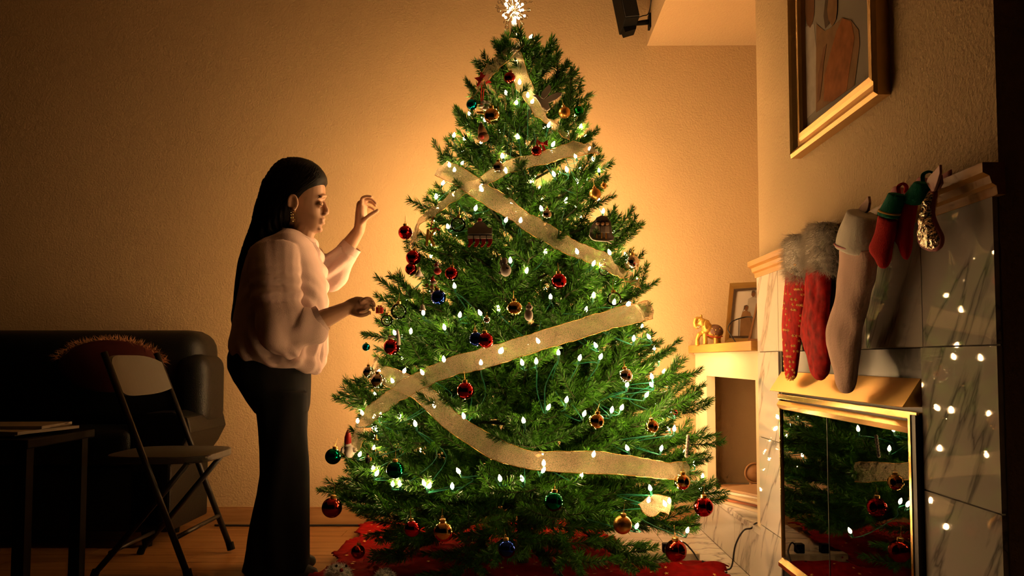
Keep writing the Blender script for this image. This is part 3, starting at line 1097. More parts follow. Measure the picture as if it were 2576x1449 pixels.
# dove
t, W, s = orn('dove_ornament', 'white dove ornament with raised wings near the treetop', 1375, 250, 1.12)
cut(t, W, [(1340, 243), (1348, 240), (1358, 246), (1372, 252), (1380, 262), (1384, 275), (1376, 281), (1364, 276), (1358, 262), (1348, 248)], 0, .012, O_WHITE, 'body')
cut(t, W, [(1360, 246), (1363, 232), (1372, 222), (1381, 213), (1386, 218), (1385, 230), (1376, 243), (1368, 250)], .014, .004, O_WHITE, 'wing')
cut(t, W, [(1368, 252), (1384, 240), (1402, 233), (1414, 234), (1412, 241), (1400, 250), (1384, 258), (1374, 260)], -.006, .004, O_WHITE, 'wing')
# letter
t, W, s = orn('letter_ornament', 'golden letter K ornament on a red ribbon', 1083, 595)
lk = t
cut(t, W, [(1074, 577), (1081, 577), (1079, 596), (1077, 619), (1071, 619), (1072, 598)], 0, .006, O_ORANGE, 'stem')
cut(t, W, [(1079, 594), (1091, 579), (1098, 578), (1086, 595), (1095, 619), (1088, 620), (1081, 602)], 0, .006, O_ORANGE, 'arms')
MB().tube([W(1083, 578, .004), W(1086, 560, .002), W(1090, 545, 0)], .002, 5, squash=.3).build('hanging_ribbon', O_RED, t)
MB().tube([W(1083, 578, .004), W(1096, 574, .004), W(1106, 580, .004)], .0025, 5, squash=.3).build('bow', O_RED, t)
# house with four stockings
t, W, s = orn('house_ornament', 'mantel shaped ornament with four tiny red stockings', 1208, 590)
cut(t, W, [(1177, 589), (1177, 573), (1186, 573), (1197, 561), (1208, 557), (1219, 561), (1229, 573), (1239, 573), (1238, 589)], 0, .006, O_GREY, 'plaque')
cut(t, W, [(1180, 589), (1237, 589), (1239, 608), (1178, 608)], -.004, .004, O_BLACK, 'backing')
eb(t, W, s, 1207, 553, 6, 5, .004, O_RED, 'bow')
for i in range(4):
    xx = 1184 + i * 16.3
    cut(t, W, [(xx - 8, 593), (xx + 6, 593), (xx + 6, 601), (xx - 8, 601)], .008, .004, O_WHITE, 'cuff')
    cut(t, W, [(xx - 6, 601), (xx + 6, 601), (xx + 5, 612), (xx - 2, 621), (xx - 7, 622), (xx - 8, 617), (xx - 4, 612)], .006, .005, O_RED, 'stocking')
# snowman family
t, W, s = orn('snow_family_ornament', 'flat ornament of a little family in the snow at right edge', 1514, 578)
cut(t, W, [(1482, 591), (1484, 577), (1492, 562), (1500, 548), (1513, 542), (1526, 545), (1537, 560), (1538, 572), (1540, 590), (1545, 597), (1543, 605), (1534, 606), (1520, 608), (1497, 607), (1487, 602)], 0, .005, O_GREY, 'plaque')
MB().tube([W(1482, 592, .007), W(1490, 602, .007), W(1500, 605, .007), W(1528, 607, .007), W(1538, 612, .007)], .002, 6).build('snow_edge', O_WHITE, t)
for i, xx in enumerate((1504, 1516, 1527)):
    eb(t, W, s, xx, 563, 5, 4.5, .009, O_SKIN, 'head')
    cut(t, W, [(xx - 5, 569), (xx + 5, 569), (xx + 6, 586), (xx - 6, 586)], .005, .006, O_WHITE if i != 1 else O_GREY, 'coat')
    cut(t, W, [(xx - 4, 586), (xx - 1, 586), (xx - 1, 600), (xx - 4, 600)], .005, .004, O_ORANGE, 'leg')
    eb(t, W, s, xx, 557, 6, 3, .009, O_BLACK, 'hat')
# grey bear
t, W, s = orn('bear_ornament', 'grey plush bear ornament hanging in the middle of the tree', 1271, 672)
eb(t, W, s, 1272, 680, 14, 16, .005, O_GREY, 'body')
eb(t, W, s, 1269, 657, 8, 9, .005, O_GREY, 'head')
eb(t, W, s, 1260, 664, 3, 7, .008, O_GREY, 'arm'); eb(t, W, s, 1258, 686, 4, 4, .006, O_BLACK, 'foot'); eb(t, W, s, 1276, 675, 5, 4, .018, O_BLACK, 'badge')
# santa
t, W, s = orn('santa_ornament', 'small santa ornament in a red coat beside a red bauble', 1101, 676)
eb(t, W, s, 1101, 682, 10, 9, .003, O_RED, 'coat'); eb(t, W, s, 1098, 672, 6, 3, .01, O_WHITE, 'beard')
MB().tube([W(1097, 671, .003), W(1099, 664, .003), W(1102, 659, .003)], [.008, .006, .002], 8).build('hat', O_RED, t, smooth=True); eb(t, W, s, 1102, 663, 3, 3, .01, O_WHITE, 'pompom')
# little elf
t, W, s = orn('elf_ornament', 'small pale elf ornament in a red cap above the blue bauble', 1087, 717)
eb(t, W, s, 1087, 722, 6, 6, .004, O_SKIN, 'face'); eb(t, W, s, 1091, 711, 9, 5, .003, O_WHITE, 'hat_brim')
MB().tube([W(1089, 707, .003), W(1088, 700, .003), W(1090, 694, .003)], [.009, .006, .002], 8).build('hat', O_RED, t, smooth=True)
eb(t, W, s, 1098, 726, 4, 6, .003, O_GREEN, 'mitten'); eb(t, W, s, 1074, 718, 4, 5, .003, O_BROWN, 'ear'); eb(t, W, s, 1087, 734, 5, 7, .001, O_WHITE, 'body')
# white figure
t, W, s = orn('angel_ornament', 'little white angel ornament beside the left red baubles', 1054, 685)
MB().tube([W(1054, 695, 0), W(1054, 685, 0), W(1054, 679, 0)], [.014, .009, .004], 10).build('robe', O_WHITE, t, smooth=True); eb(t, W, s, 1054, 675, 4, 4, 0, O_SKIN, 'head')
cut(t, W, [(1054, 684), (1064, 690), (1068, 698), (1058, 693)], -.004, .003, O_WHITE, 'wing')
# gift
t, W, s = orn('gift_ornament', 'tiny red gift box ornament tied with gold at the left edge', 955, 779)
p = W(955, 780, 0)
MB().box((p.x - .012, p.y - .012, p.z - .012), (p.x + .012, p.y + .012, p.z + .010)).build('box', O_RED, t, bevel=.001)
MB().box((p.x - .0025, p.y - .0128, p.z - .0125), (p.x + .0025, p.y + .0128, p.z + .0108)).build('band', O_ORANGE, t)
eb(t, W, s, 952, 770, 3, 2, .0, O_RED, 'bow'); eb(t, W, s, 958, 770, 3, 2, .0, O_RED, 'bow')
# owl
t, W, s = orn('owl_ornament', 'small white owl ornament beside the central gold bauble', 1330, 788)
eb(t, W, s, 1330, 793, 11, 15, .004, O_WHITE, 'body'); eb(t, W, s, 1331, 774, 9, 9, .006, O_WHITE, 'head'); eb(t, W, s, 1331, 764, 4, 3, .006, O_ORANGE, 'cap')
for xx in (1327, 1335): eb(t, W, s, xx, 773, 2.5, 2.5, .018, O_BLACK, 'eye')
# plush snowman
t, W, s = orn('plush_snowman', 'plush white snowman in a tall red hat at the left edge', 877, 1120, 1.04)
eb(t, W, s, 879, 1135, 14, 17, .0, O_WHITE, 'body'); eb(t, W, s, 875, 1118, 9, 8, .004, O_WHITE, 'head'); eb(t, W, s, 863, 1132, 6, 8, .008, O_WHITE, 'arm'); eb(t, W, s, 893, 1132, 5, 7, .008, O_WHITE, 'arm')
MB().tube([W(875, 1112, .004), W(875, 1100, .004), W(876, 1088, .004), W(875, 1082, .004)], [.0125, .0115, .008, .003], 12, round_ends=True).build('hat', O_RED, t, smooth=True)
# bell
t, W, s = orn('bell_ornament', 'tiny white bell ornament above a light on the left', 1063, 772)
MB().lathe([(.012, -.010), (.0085, -.002), (.007, .006), (.002, .010)], 14, Matrix.Translation(W(1063, 773, 0))).build('bell', O_WHITE, t, smooth=True)
MB().tube([W(1063, 766, 0), W(1065, 745, 0), W(1064, 722, 0)], .0008, 4).build('string', O_BROWN, t)
# icicle candle
t, W, s = orn('candle_ornament', 'white glass candle ornament above the left red bauble', 1000, 846)
MB().tube([W(1004, 868, 0), W(1002, 850, 0), W(1000, 834, 0), W(999, 827, 0)], [.006, .0065, .005, .001], 10).build('candle', O_WHITE, t, smooth=True); eb(t, W, s, 985, 848, 10, 4, 0, O_WHITE, 'holder')
# poinsettia with ribbon
t, W, s = orn('poinsettia_ornament', 'dark red poinsettia ornament with a hanging ribbon near the treetop', 1215, 205, 1.1)
for ang in range(0, 360, 60):
    a = math.radians(ang + 15); ca, sa = math.cos(a), math.sin(a)
    pts = [(1215 + 3 * -sa, 202 + 3 * ca), (1215 + 11 * ca - 6 * sa, 202 + 11 * sa + 6 * ca), (1215 + 23 * ca, 202 + 23 * sa), (1215 + 11 * ca + 6 * sa, 202 + 11 * sa - 6 * ca), (1215 + 3 * sa, 202 - 3 * ca)]
    cut(t, W, pts, .002, .002, O_RED, 'petal')
eb(t, W, s, 1215, 202, 4, 4, .004, O_ORANGE, 'centre')
MB().tube([W(1212, 212, .005), W(1210, 240, .008), W(1211, 274, .008)], .0022, 5, squash=.3).build('hanging_ribbon', O_RED, t)
MB().tube([W(1217, 212, .005), W(1216, 240, .008), W(1211, 276, .008)], .0018, 5, squash=.3).build('hanging_ribbon', O_RED, t)
# white blossom
t, W, s = orn('blossom_ornament', 'white petalled ornament beside the teal bauble near the treetop', 1222, 265, 1.02)
for ang in range(0, 360, 72):
    a = math.radians(ang + 20)
    eb(t, W, s, 1222 + 10 * math.cos(a), 265 + 9 * math.sin(a), 8, 5, .0, O_WHITE, 'petal', 3)
# bulb-shaped ornament + small soldier
t, W, s = orn('lamp_ornament', 'small glass lamp ornament at lower left beside the ribbon', 946, 1092)
eb(t, W, s, 943, 1082, 9, 9, .0, CLEAR, 'globe'); MB().lathe([(.009, -.005), (.004, .0), (.003, .012)], 12, Matrix.Translation(W(946, 1103, 0))).build('base', GOLDFOIL, t, smooth=True)
t, W, s = orn('soldier_ornament', 'tiny toy soldier ornament above the lower left lights', 926, 1156)
eb(t, W, s, 925, 1148, 4, 4, 0, O_SKIN, 'head'); MB().tube([W(925, 1164, 0), W(925, 1152, 0)], [.007, .009], 8).build('coat', O_BLACK, t, smooth=True); eb(t, W, s, 932, 1155, 3, 5, 0, O_ORANGE, 'arm'); eb(t, W, s, 925, 1143, 4, 3, 0, O_BLACK, 'hat')
# garland piece at right edge
t, W, s = orn('shell_ornament', 'long white beaded ornament at the lower right edge', 1728, 1120)
for i in range(7):
    eb(t, W, s, 1731 - i * .8, 1098 + i * 8, 4.5, 5, 0, O_WHITE, 'bead')
# small dark gnome near top
t, W, s = orn('gnome_ornament', 'dark brown gnome ornament high on the tree in shadow', 1214, 340, 1.05)
eb(t, W, s, 1216, 345, 15, 13, 0, O_BROWN, 'body'); MB().tube([W(1214, 335, 0), W(1211, 320, 0), W(1210, 308, 0)], [.018, .011, .002], 10).build('hat', O_BROWN, t, smooth=True); eb(t, W, s, 1213, 345, 6, 6, .014, O_RED, 'bow')
# dark red bow right
t, W, s = orn('bow_ornament', 'dark red fabric bow above the upper ribbon', 1364, 362, 1.04)
cut(t, W, [(1364, 362), (1350, 350), (1348, 366)], 0, .006, O_RED, 'loop'); cut(t, W, [(1364, 362), (1378, 352), (1378, 368)], 0, .006, O_RED, 'loop'); eb(t, W, s, 1364, 361, 4, 4, .004, O_RED, 'knot')
cut(t, W, [(1362, 364), (1368, 364), (1376, 384), (1368, 386)], 0, .004, O_RED, 'tail')
# bow on the gold bauble
t, W, s = orn('bow_ornament', 'small gold bow on the dark gold bauble near the treetop', 1212, 283, 1.08)
cut(t, W, [(1199, 281), (1214, 281), (1219, 288), (1210, 287), (1200, 285)], 0, .004, O_ORANGE, 'tail'); cut(t, W, [(1244, 275), (1254, 268), (1256, 278)], 0, .004, O_ORANGE, 'loop'); eb(t, W, s, 1243, 275, 6, 4, .004, O_ORANGE, 'knot')

# ================================================================== RED CLOTH UNDER THE TREE
def cloth_h(x, y):
    v = .010 + .010 * (noise.noise(Vector((x * 4, y * 4, 1))) + 1) + .006 * noise.noise(Vector((x * 13, y * 13, 4)))
    # crumpled corner in front of the power strip
    v += .055 * math.exp(-(((x - .60) / .20) ** 2 + ((y - 3.05) / .13) ** 2)) * (1 + .5 * noise.noise(Vector((x * 9, y * 16, 2))))
    v += .020 * max(0, noise.noise(Vector((x * 2.2 + 3, y * 9, 7))))
    return max(.006, v)


vs = []; idx = {}; fs = []
nx, ny = 120, 104
for j in range(ny + 1):
    for i in range(nx + 1):
        x = -.77 + 1.55 * i / nx; y = 2.45 + 1.64 * j / ny
        xr = .77 if y < 3.14 else (.40 if y > 3.24 else .77 - .37 * (y - 3.14) / .1)
        wob = .02 * math.sin(y * 14) + .012 * math.sin(y * 31)
        if -.755 + wob <= x <= xr + wob and y < 4.08 + .01 * math.sin(x * 20):
            idx[(i, j)] = len(vs); vs.append((x, y, cloth_h(x, y) + .011))
for j in range(ny):
    for i in range(nx):
        q = [(i, j), (i + 1, j), (i + 1, j + 1), (i, j + 1)]
        if all(a in idx for a in q): fs.append(tuple(idx[a] for a in q))
cl = MB(); cl.add(vs, fs)
skirt = cl.build('tree_skirt', VELVET, None, smooth=True, fix=False)
sm_ = skirt.modifiers.new('thickness', 'SOLIDIFY'); sm_.thickness = .004; sm_.offset = -1
tag(skirt, 'red velvet cloth with gold stars spread under the tree', 'tree skirt')
sb = MB()
random.seed(31)
for k in range(230):
    x = random.uniform(-.72, .72); y = random.uniform(2.55, 4.0)
    if x > .36 and y > 3.12: continue
    s = random.uniform(.006, .010); a0 = random.random() * 6
    pts = []
    for i in range(10):
        r = s if i % 2 == 0 else s * .35
        a = a0 + i * math.pi / 5
        xx, yy_ = x + r * math.cos(a), y + r * math.sin(a)
        pts.append((xx, yy_, cloth_h(xx, yy_) + .0125))
    sb.add(pts + [(x, y, cloth_h(x, y) + .013)], [(i, (i + 1) % 10, 10) for i in range(10)])
so = sb.build('star_print', STARDOT, skirt, fix=False); so['kind'] = 'stuff'

# ================================================================== PERSON
PY = 3.20


def W(x, y, d=0.0):
    """pixel on the person's plane; d metres further from (+) or nearer to (-) the camera"""
    return atY(x, y, PY + d)


def section(y, xl, xr, hd, d0=0.0, n=28, e=2.2, tilt=0.0, flat=0.0):
    """horizontal slice of a body: pixel extents in x, half depth in metres"""
    a = W(xl, y, d0); b = W(xr, y, d0)
    c = (a + b) / 2; hx = (b.x - a.x) / 2
    out = []
    for i in range(n):
        t = 2 * math.pi * i / n
        ct, s_ = math.cos(t), math.sin(t)
        u = math.copysign(abs(ct) ** (2 / e), ct); v = math.copysign(abs(s_) ** (2 / e), s_)
        out.append(Vector((c.x + hx * u, c.y + hd * v, c.z - tilt * hx * u)))
    return out


person = thing('person', 'person with long dark hair in pale pink sweatshirt and black flared trousers decorating the tree', 'person', W(700, 1437).xy.to_3d())

# ---- body: head, neck, arms and hands as one skin
body = MB()
hs = [(425, 715, 775, .045), (435, 704, 800, .060), (450, 696, 812, .070), (470, 692, 817, .075), (488, 692, 818, .076), (497, 693, 818, .075),
      (506, 695, 813, .073), (516, 697, 811, .071), (528, 700, 811, .068), (540, 704, 812, .064), (548, 707, 814, .060), (556, 711, 814, .056),
      (566, 718, 810, .050), (574, 724, 808, .045), (582, 735, 803, .038), (589, 750, 790, .028)]
body.rings([section(y, a, b, d, 0, 30, 2.15) for y, a, b, d in hs])
# nose, brow, lips, chin, lids
body.tube([W(813, 505), W(817, 516), W(821, 528), W(823, 535)], [.007, .008, .0105, .009], 10, round_ends=True)
body.ell(W(817, 538, -.010), (.011, .009, .008)); body.ell(W(817, 538, .010), (.011, .009, .008))
body.tube([W(808, 495, -.045), W(816, 493, -.022), W(819, 494), W(816, 493, .022)], .0065, 8, round_ends=True)
body.tube([W(809, 553, -.020), W(814.5, 551, -.008), W(815.5, 551), W(814, 551, .008), W(809, 553, .02)], .0062, 8, round_ends=True)
body.tube([W(808, 560, -.017), W(813, 561.5, -.008), W(814.5, 562), W(813, 561, .008), W(808, 560, .017)], .0068, 8, round_ends=True)
body.ell(W(803, 577), (.014, .020, .013))
body.ell(W(805, 513, -.034), (.013, .014, .012)); body.ell(W(805, 513, .034), (.013, .014, .012))
body.tube([W(765, 560), W(758, 590), W(740, 622)], [.052, .050, .062], 16, round_ends=True)
# ear
ear = [W(736 + 11 * math.cos(t), 510 - 19 * math.sin(t), -.103 - .006 * math.cos(t - 2.6)) for t in np.linspace(-1.9, 3.6, 16)]
body.tube(ear, [.0045 + .002 * math.sin(i * .2) for i in range(16)], 8, round_ends=True)
body.ell(W(736, 511, -.097), (.014, .006, .024)); body.ell(W(738, 528, -.101), (.008, .006, .009))
# torso core inside the clothes
body.rings([section(y, a, b, d) for y, a, b, d in ((600, 700, 770, .10), (640, 650, 780, .15), (760, 630, 790, .15), (880, 610, 780, .15), (960, 625, 765, .14))])
for d in (-.09, .09):
    body.tube([W(690, 950, d), W(705, 1120, d), W(700, 1300, d), W(705, 1415, d)], [.085, .065, .05, .035], 12, round_ends=True)


def arm(sh, el, wr, r):
    body.tube(spline([sh, (sh + el) / 2, el, el * .45 + wr * .55, wr], 4), list(np.interp(np.linspace(0, 1, 17), [0, .45, .55, .75, 1], r)), 14, round_ends=True)


# near (right) arm, hand reaching to the branch
arm(W(700, 650, -.17), W(712, 850, -.25), W(872, 776, -.20), [.055, .042, .043, .038, .0255])
# far (left) arm, raised
arm(W(745, 650, .16), W(822, 700, .22), W(904, 578, .20), [.055, .042, .042, .036, .024])


def finger(pts, r):
    body.tube(spline(pts, 4), list(np.linspace(r, r * .78, (len(pts) - 1) * 4 + 1)), 9, round_ends=True)


# right hand: back of the hand up, fingers reaching and half curled, thumb below
D = -.20
body.tube([W(868, 777, D), W(884, 771, D), W(900, 768, D), W(911, 768, D)], [.024, .030, .034, .031], 14, round_ends=True, squash=.5, up=Vector((0, 0, 1)))
body.ell(W(890, 783, D - .005), (.026, .014, .014))
finger([W(909, 757, D - .022), W(922, 751, D - .027), W(932, 752, D - .026), (W(938, 759, D - .024))], .0082)
finger([W(911, 763, D - .008), W(926, 758, D - .010), W(938, 761, D - .009), W(942, 769, D - .008)], .0086)
finger([W(911, 771, D + .006), W(926, 768, D + .007), W(937, 772, D + .008), W(940, 780, D + .008)], .0082)
finger([W(908, 779, D + .018), W(920, 779, D + .021), W(929, 784, D + .021), W(931, 790, D + .02)], .0070)
finger([W(888, 788, D - .012), W(904, 793, D - .022), W(918, 792, D - .026), W(930, 786, D - .024)], .0092)
# left hand: palm upright, index over the top, fingers curled, thumb out
D = .20
body.tube([W(904, 577, D), W(907, 558, D), W(909, 538, D), W(910, 516, D)], [.0235, .024, .025, .022], 14, round_ends=True, squash=1.35, up=Vector((1, 0, 0)))
finger([W(909, 512, D - .026), W(911, 499, D - .030), W(922, 494, D - .032), W(935, 495, D - .031)], .0082)
finger([W(911, 514, D - .008), W(918, 503, D - .010), W(934, 502, D - .012), W(946, 512, D - .012)], .0084)
finger([W(912, 518, D + .010), W(922, 509, D + .010), W(936, 510, D + .008), W(945, 518, D + .006)], .0080)
finger([W(912, 526, D + .026), W(922, 520, D + .028), W(934, 523, D + .026), W(942, 529, D + .022)], .0070)
finger([W(908, 562, D - .022), W(921, 549, D - .034), W(936, 538, D - .036), W(950, 530, D - .034)], .0108)
bo = body.build('body', SKIN, person)
remesh(bo, .0042, 3, .5)

# ---- face details
MB().tube([W(799, 499, -.056), W(807, 494.5, -.046), W(815, 495, -.031)], [.0008, .0018, .0010], 6, squash=1).build('eyebrow', HAIR, person)
MB().tube([W(803, 513, -.048), W(809, 517, -.0465), W(815, 515, -.037)], [.0006, .0011, .0008], 6).build('eyelashes', HAIR, person)
MB().tube([W(807.5, 556.5, -.021), W(813, 556.5, -.010), W(814.8, 556.5, 0)], [.0012, .002, .002], 6).build('mouth_line', LIP, person)
er = MB().tube([W(731, 529, -.111), W(742, 531, -.111)], .0022, 6, round_ends=True).build('earring', mat('ear_gold', (.9, .55, .15), .2, 1.0), person)
for xx in (732, 737, 741):
    for i in range(6):
        MB().ell(W(xx, 535 + i * 4.2, -.111), (.0014, .0014, .0022), 6, 5).build('bead', MATS['ear_gold'], er, smooth=True)


# ---- sweatshirt
def folds(co, no):
    x, y, z = co[:, 0], co[:, 1], co[:, 2]
    d = np.zeros(len(co))
    e = np.array(W(712, 850, -.25)); sh = np.array(W(700, 650, -.17))
    cu = np.array(W(800, 805, -.22)); e2 = np.array(W(825, 690, .2))
    r = np.linalg.norm(co - e, axis=1)
    d += .014 * np.exp(-(r / .17) ** 2) * np.sin(r * 95 + 3 * np.sin(z * 17))
    r2 = np.linalg.norm(co - (e2 * .5 + np.array(W(770, 680, .1)) * .5), axis=1)
    d += .012 * np.exp(-(r2 / .14) ** 2) * np.sin((x * .8 - z) * 90)
    # drape running from shoulder to belly
    q = (x - sh[0]) * .75 + (z - sh[2]) * .45
    d += .011 * np.sin(q * 58 + 2.0 * np.sin(z * 9)) * np.clip((x - sh[0] + .10) / .22, 0, 1) * (y < PY)
    # blousing above the hem
    hem = np.array(W(700, 905))
    hz = (z - hem[2] + (x - hem[0]) * .13)
    d += .007 * np.exp(-((hz - .07) / .06) ** 2) * np.sin(x * 46 + y * 30)
    d += .0025 * np.sin(x * 140 + 3 * np.sin(z * 30)) * np.exp(-((hz - .015) / .03) ** 2)
    return co + no * d[:, None]


sw = MB()
ts = [(583, 722, 768, .070, .0), (592, 700, 780, .105, .05), (604, 676, 790, .150, .05), (622, 652, 799, .185, .03), (650, 634, 807, .200, .02), (690, 622, 815, .205, 0),
      (730, 614, 819, .205, 0), (770, 606, 819, .205, -.02), (810, 598, 818, .208, -.05), (845, 590, 818, .212, -.09), (872, 584, 818, .215, -.13), (893, 583, 814, .212, -.17), (908, 588, 806, .203, -.20), (917, 592, 798, .19, -.20)]
sw.rings([section(y, a, b, d, 0, 36, 2.4, -tl * 1.0) for y, a, b, d, tl in ts])
# near sleeve
P = spline([W(688, 640, -.15), W(690, 700, -.20), W(700, 790, -.245), W(716, 848, -.25), W(752, 836, -.235), W(800, 806, -.215)], 5)
sw.tube(P, list(np.interp(np.linspace(0, 1, len(P)), [0, .25, .55, .68, .86, 1], [.095, .090, .082, .080, .068, .053])), 18, round_ends=False)
# far sleeve
P = spline([W(725, 640, .14), W(770, 662, .19), W(822, 690, .22), W(848, 664, .215), W(876, 630, .205)], 5)
sw.tube(P, list(np.interp(np.linspace(0, 1, len(P)), [0, .3, .55, .8, 1], [.085, .078, .074, .064, .046])), 18)
swo = sw.build('sweatshirt', SWEAT, person)
remesh(swo, .0062, 4, .5, folds)
# ribbed cuffs, collar and hem band
def band(path, rad, name, sq=1.0):
    n = 40; b = MB(); ring = []
    return MB().tube(path, rad, 22, cap=False).build(name, SWEAT, swo, smooth=True)


a, b_ = W(792, 811, -.217), W(812, 799, -.213)
band([a, a * .5 + b_ * .5, b_], [.0545, .0525, .050], 'cuff')
a, b_ = W(871, 637, .207), W(886, 617, .204)
band([a, a * .5 + b_ * .5, b_], [.0475, .046, .044], 'cuff')
ring = [Vector((W(749, 593).x + .062 * math.cos(t), PY + .078 * math.sin(t), W(749, 593).z - .022 * math.cos(t))) for t in np.linspace(0, 2 * math.pi, 33)]
MB().tube(ring, .0085, 8, cap=False).build('collar', SWEAT, swo, smooth=True)

# ---- trousers
pt = MB()
pt.rings([section(y, a, b, d, 0, 30, 2.3, t_) for y, a, b, d, t_ in ((880, 592, 778, .185, .1), (905, 584, 776, .195, .1), (930, 585, 775, .198, .05), (960, 600, 775, .19, 0), (990, 622, 774, .18, 0), (1020, 640, 773, .165, 0), (1040, 648, 772, .12, 0))])
for d in (-.088, .088):
    o_ = 0 if d < 0 else 4
    pt.rings([section(y, a + o_, b, hd, d, 26, 2.2) for y, a, b, hd in ((985, 622, 773, .092), (1030, 645, 772, .09), (1080, 653, 771, .086), (1130, 657, 772, .083), (1190, 657, 775, .083),
              (1240, 650, 776, .088), (1300, 638, 776, .096), (1360, 625, 775, .104), (1410, 615, 774, .110), (1437, 609, 772, .112))])
po = pt.build('trousers', PANTS, person)


def pf(co, no):
    z = co[:, 2]; x = co[:, 0]
    d = .004 * np.sin(x * 70 + 2 * np.sin(z * 6)) * np.clip((1.0 - z) / .8, 0, 1)
    return co + no * d[:, None]


remesh(po, .0075, 4, .5, pf)
# feet
for d in (-.09, .09):
    z0 = W(700, 1437, d).z
    x0 = W(700, 1437, d).x
    MB().tube([(x0 - .03, PY + d, .052), (x0 + .06, PY + d, .040), (x0 + .125, PY + d, .026)], [.040, .037, .023], 14, round_ends=True).build('sock', SOCK, person, smooth=True)

# ---- hair
hr = [(399, 728, 765, .03), (406, 708, 785, .058), (418, 692, 802, .078), (432, 681, 815, .090), (446, 673, 822, .094), (458, 668, 822, .097), (470, 663, 814, .098), (484, 659, 800, .098),
      (500, 655, 785, .097), (518, 650, 768, .096), (540, 644, 755, .095), (565, 639, 740, .095), (582, 634, 722, .096), (600, 629, 700, .098), (630, 619, 672, .105), (665, 610, 655, .105), (705, 604, 645, .100),
      (745, 599, 636, .092), (785, 593, 626, .078), (812, 589, 614, .058), (832, 587, 600, .030), (842, 588, 595, .010)]
hb = MB(); hb.rings([section(y, a, b, d, 0, 34, 2.0 if y < 450 or y > 600 else 2.5) for y, a, b, d in hr])
ho = hb.build('hair', HAIR, person)


def hf(co, no):
    x, y, z = co[:, 0], co[:, 1], co[:, 2]
    c = W(735, 480)
    ang = np.arctan2(y - PY, x - (c.x - (1.45 - z) * .12))
    amp = np.clip((c.x + .04 - x) / .06, 0, 1)
    d = amp * (.0035 * np.sin(ang * 34 + 5 * np.sin(z * 4)) + .002 * np.sin(ang * 83 + 3 * z))
    return co + no * d[:, None]


remesh(ho, .0055, 3, .5, hf)
sb = MB()
random.seed(77)
for k in range(170):                       # loose strands down the back
    y0 = random.uniform(430, 560); dd = random.uniform(-.09, .05)
    pts = []
    for i, yy_ in enumerate(np.linspace(y0, random.uniform(640, 838), 7)):
        xl = np.interp(yy_, [h_[0] for h_ in hr], [h_[1] for h_ in hr])
        pts.append(W(xl + random.uniform(-2, 2) + random.choice((-3, 1, 6)) * (i / 6), yy_, dd * (1 - i * .06)))
    sb.tube(spline(pts, 3), .0009, 3)
_hy = np.array([h_[0] for h_ in hr]); _hl = np.array([h_[1] for h_ in hr]); _hR = np.array([h_[2] for h_ in hr]); _hd = np.array([h_[3] for h_ in hr])


def on_hair(y, th, k=1.012):
    a = W(float(np.interp(y, _hy, _hl)), y); b = W(float(np.interp(y, _hy, _hR)), y)
    c = (a + b) / 2; hx = (b.x - a.x) / 2; e = 2.0 if y < 450 or y > 600 else 2.5
    ct, s_ = math.cos(th), math.sin(th)
    return Vector((c.x + k * hx * math.copysign(abs(ct) ** (2 / e), ct), c.y + k * float(np.interp(y, _hy, _hd)) * math.copysign(abs(s_) ** (2 / e), s_), c.z))


for k in range(330):                       # combed strands lying on the head, swept back from the brow
    side = -1 if k % 4 else 1
    th0 = random.uniform(-.2, 1.9); y0 = random.uniform(404, 425); y1 = random.uniform(560, 820)
    pts = [on_hair(y0 + (y1 - y0) * t, side * (th0 + (2.5 - th0) * (t ** .55) * random.uniform(.97, 1.03)), random.uniform(1.0, 1.02)) for t in np.linspace(0, 1, 12)]
    sb.tube(spline(pts, 2), random.uniform(.0007, .0014), 3)
ss = sb.build('loose_strands', HAIR, ho, smooth=True, fix=False); ss['kind'] = 'stuff'

# ================================================================== SOFA
def cushion(name, lo, hi, m, parent, r=.05, puff=.0):
    """rounded upholstered block"""
    b = MB().box(lo, hi)
    me = b.mesh(name); bm = bmesh.new(); bm.from_mesh(me)
    bmesh.ops.recalc_face_normals(bm, faces=bm.faces)
    bmesh.ops.bevel(bm, geom=list(bm.edges), offset=r, segments=5, affect='EDGES', profile=.5)
    c = Vector([(lo[i] + hi[i]) / 2 for i in range(3)]); hs_ = Vector([(hi[i] - lo[i]) / 2 for i in range(3)])
    bm.to_mesh(me); bm.free()
    return link(name, me, m, parent, True)


sx0, sx1 = -3.45, -1.50
sofa = thing('sofa', 'black leather sofa in the dark at left against the wall', 'sofa', ((sx0 + sx1) / 2, 3.65, 0))
cushion('base', (sx0, 3.60, .07), (sx1 - .04, 4.04, .36), LEATHER, sofa, .03)
for a_, b_ in ((sx0 + .2, -2.60), (-2.59, sx1 - .19)):
    cushion('seat_cushion', (a_, 3.575, .35), (b_, 3.86, .52), LEATHER, sofa, .05)
for a_, b_ in ((sx0 + .05, -2.66), (-2.655, sx1 + .03)):
    bk = cushion('back_cushion', (a_, 3.78, .48), (b_, 4.08, .955), LEATHER, sofa, .10)
cushion('back_wing', (sx1 - .10, 3.76, .50), (sx1 + .065, 4.05, .845), LEATHER, sofa, .07)
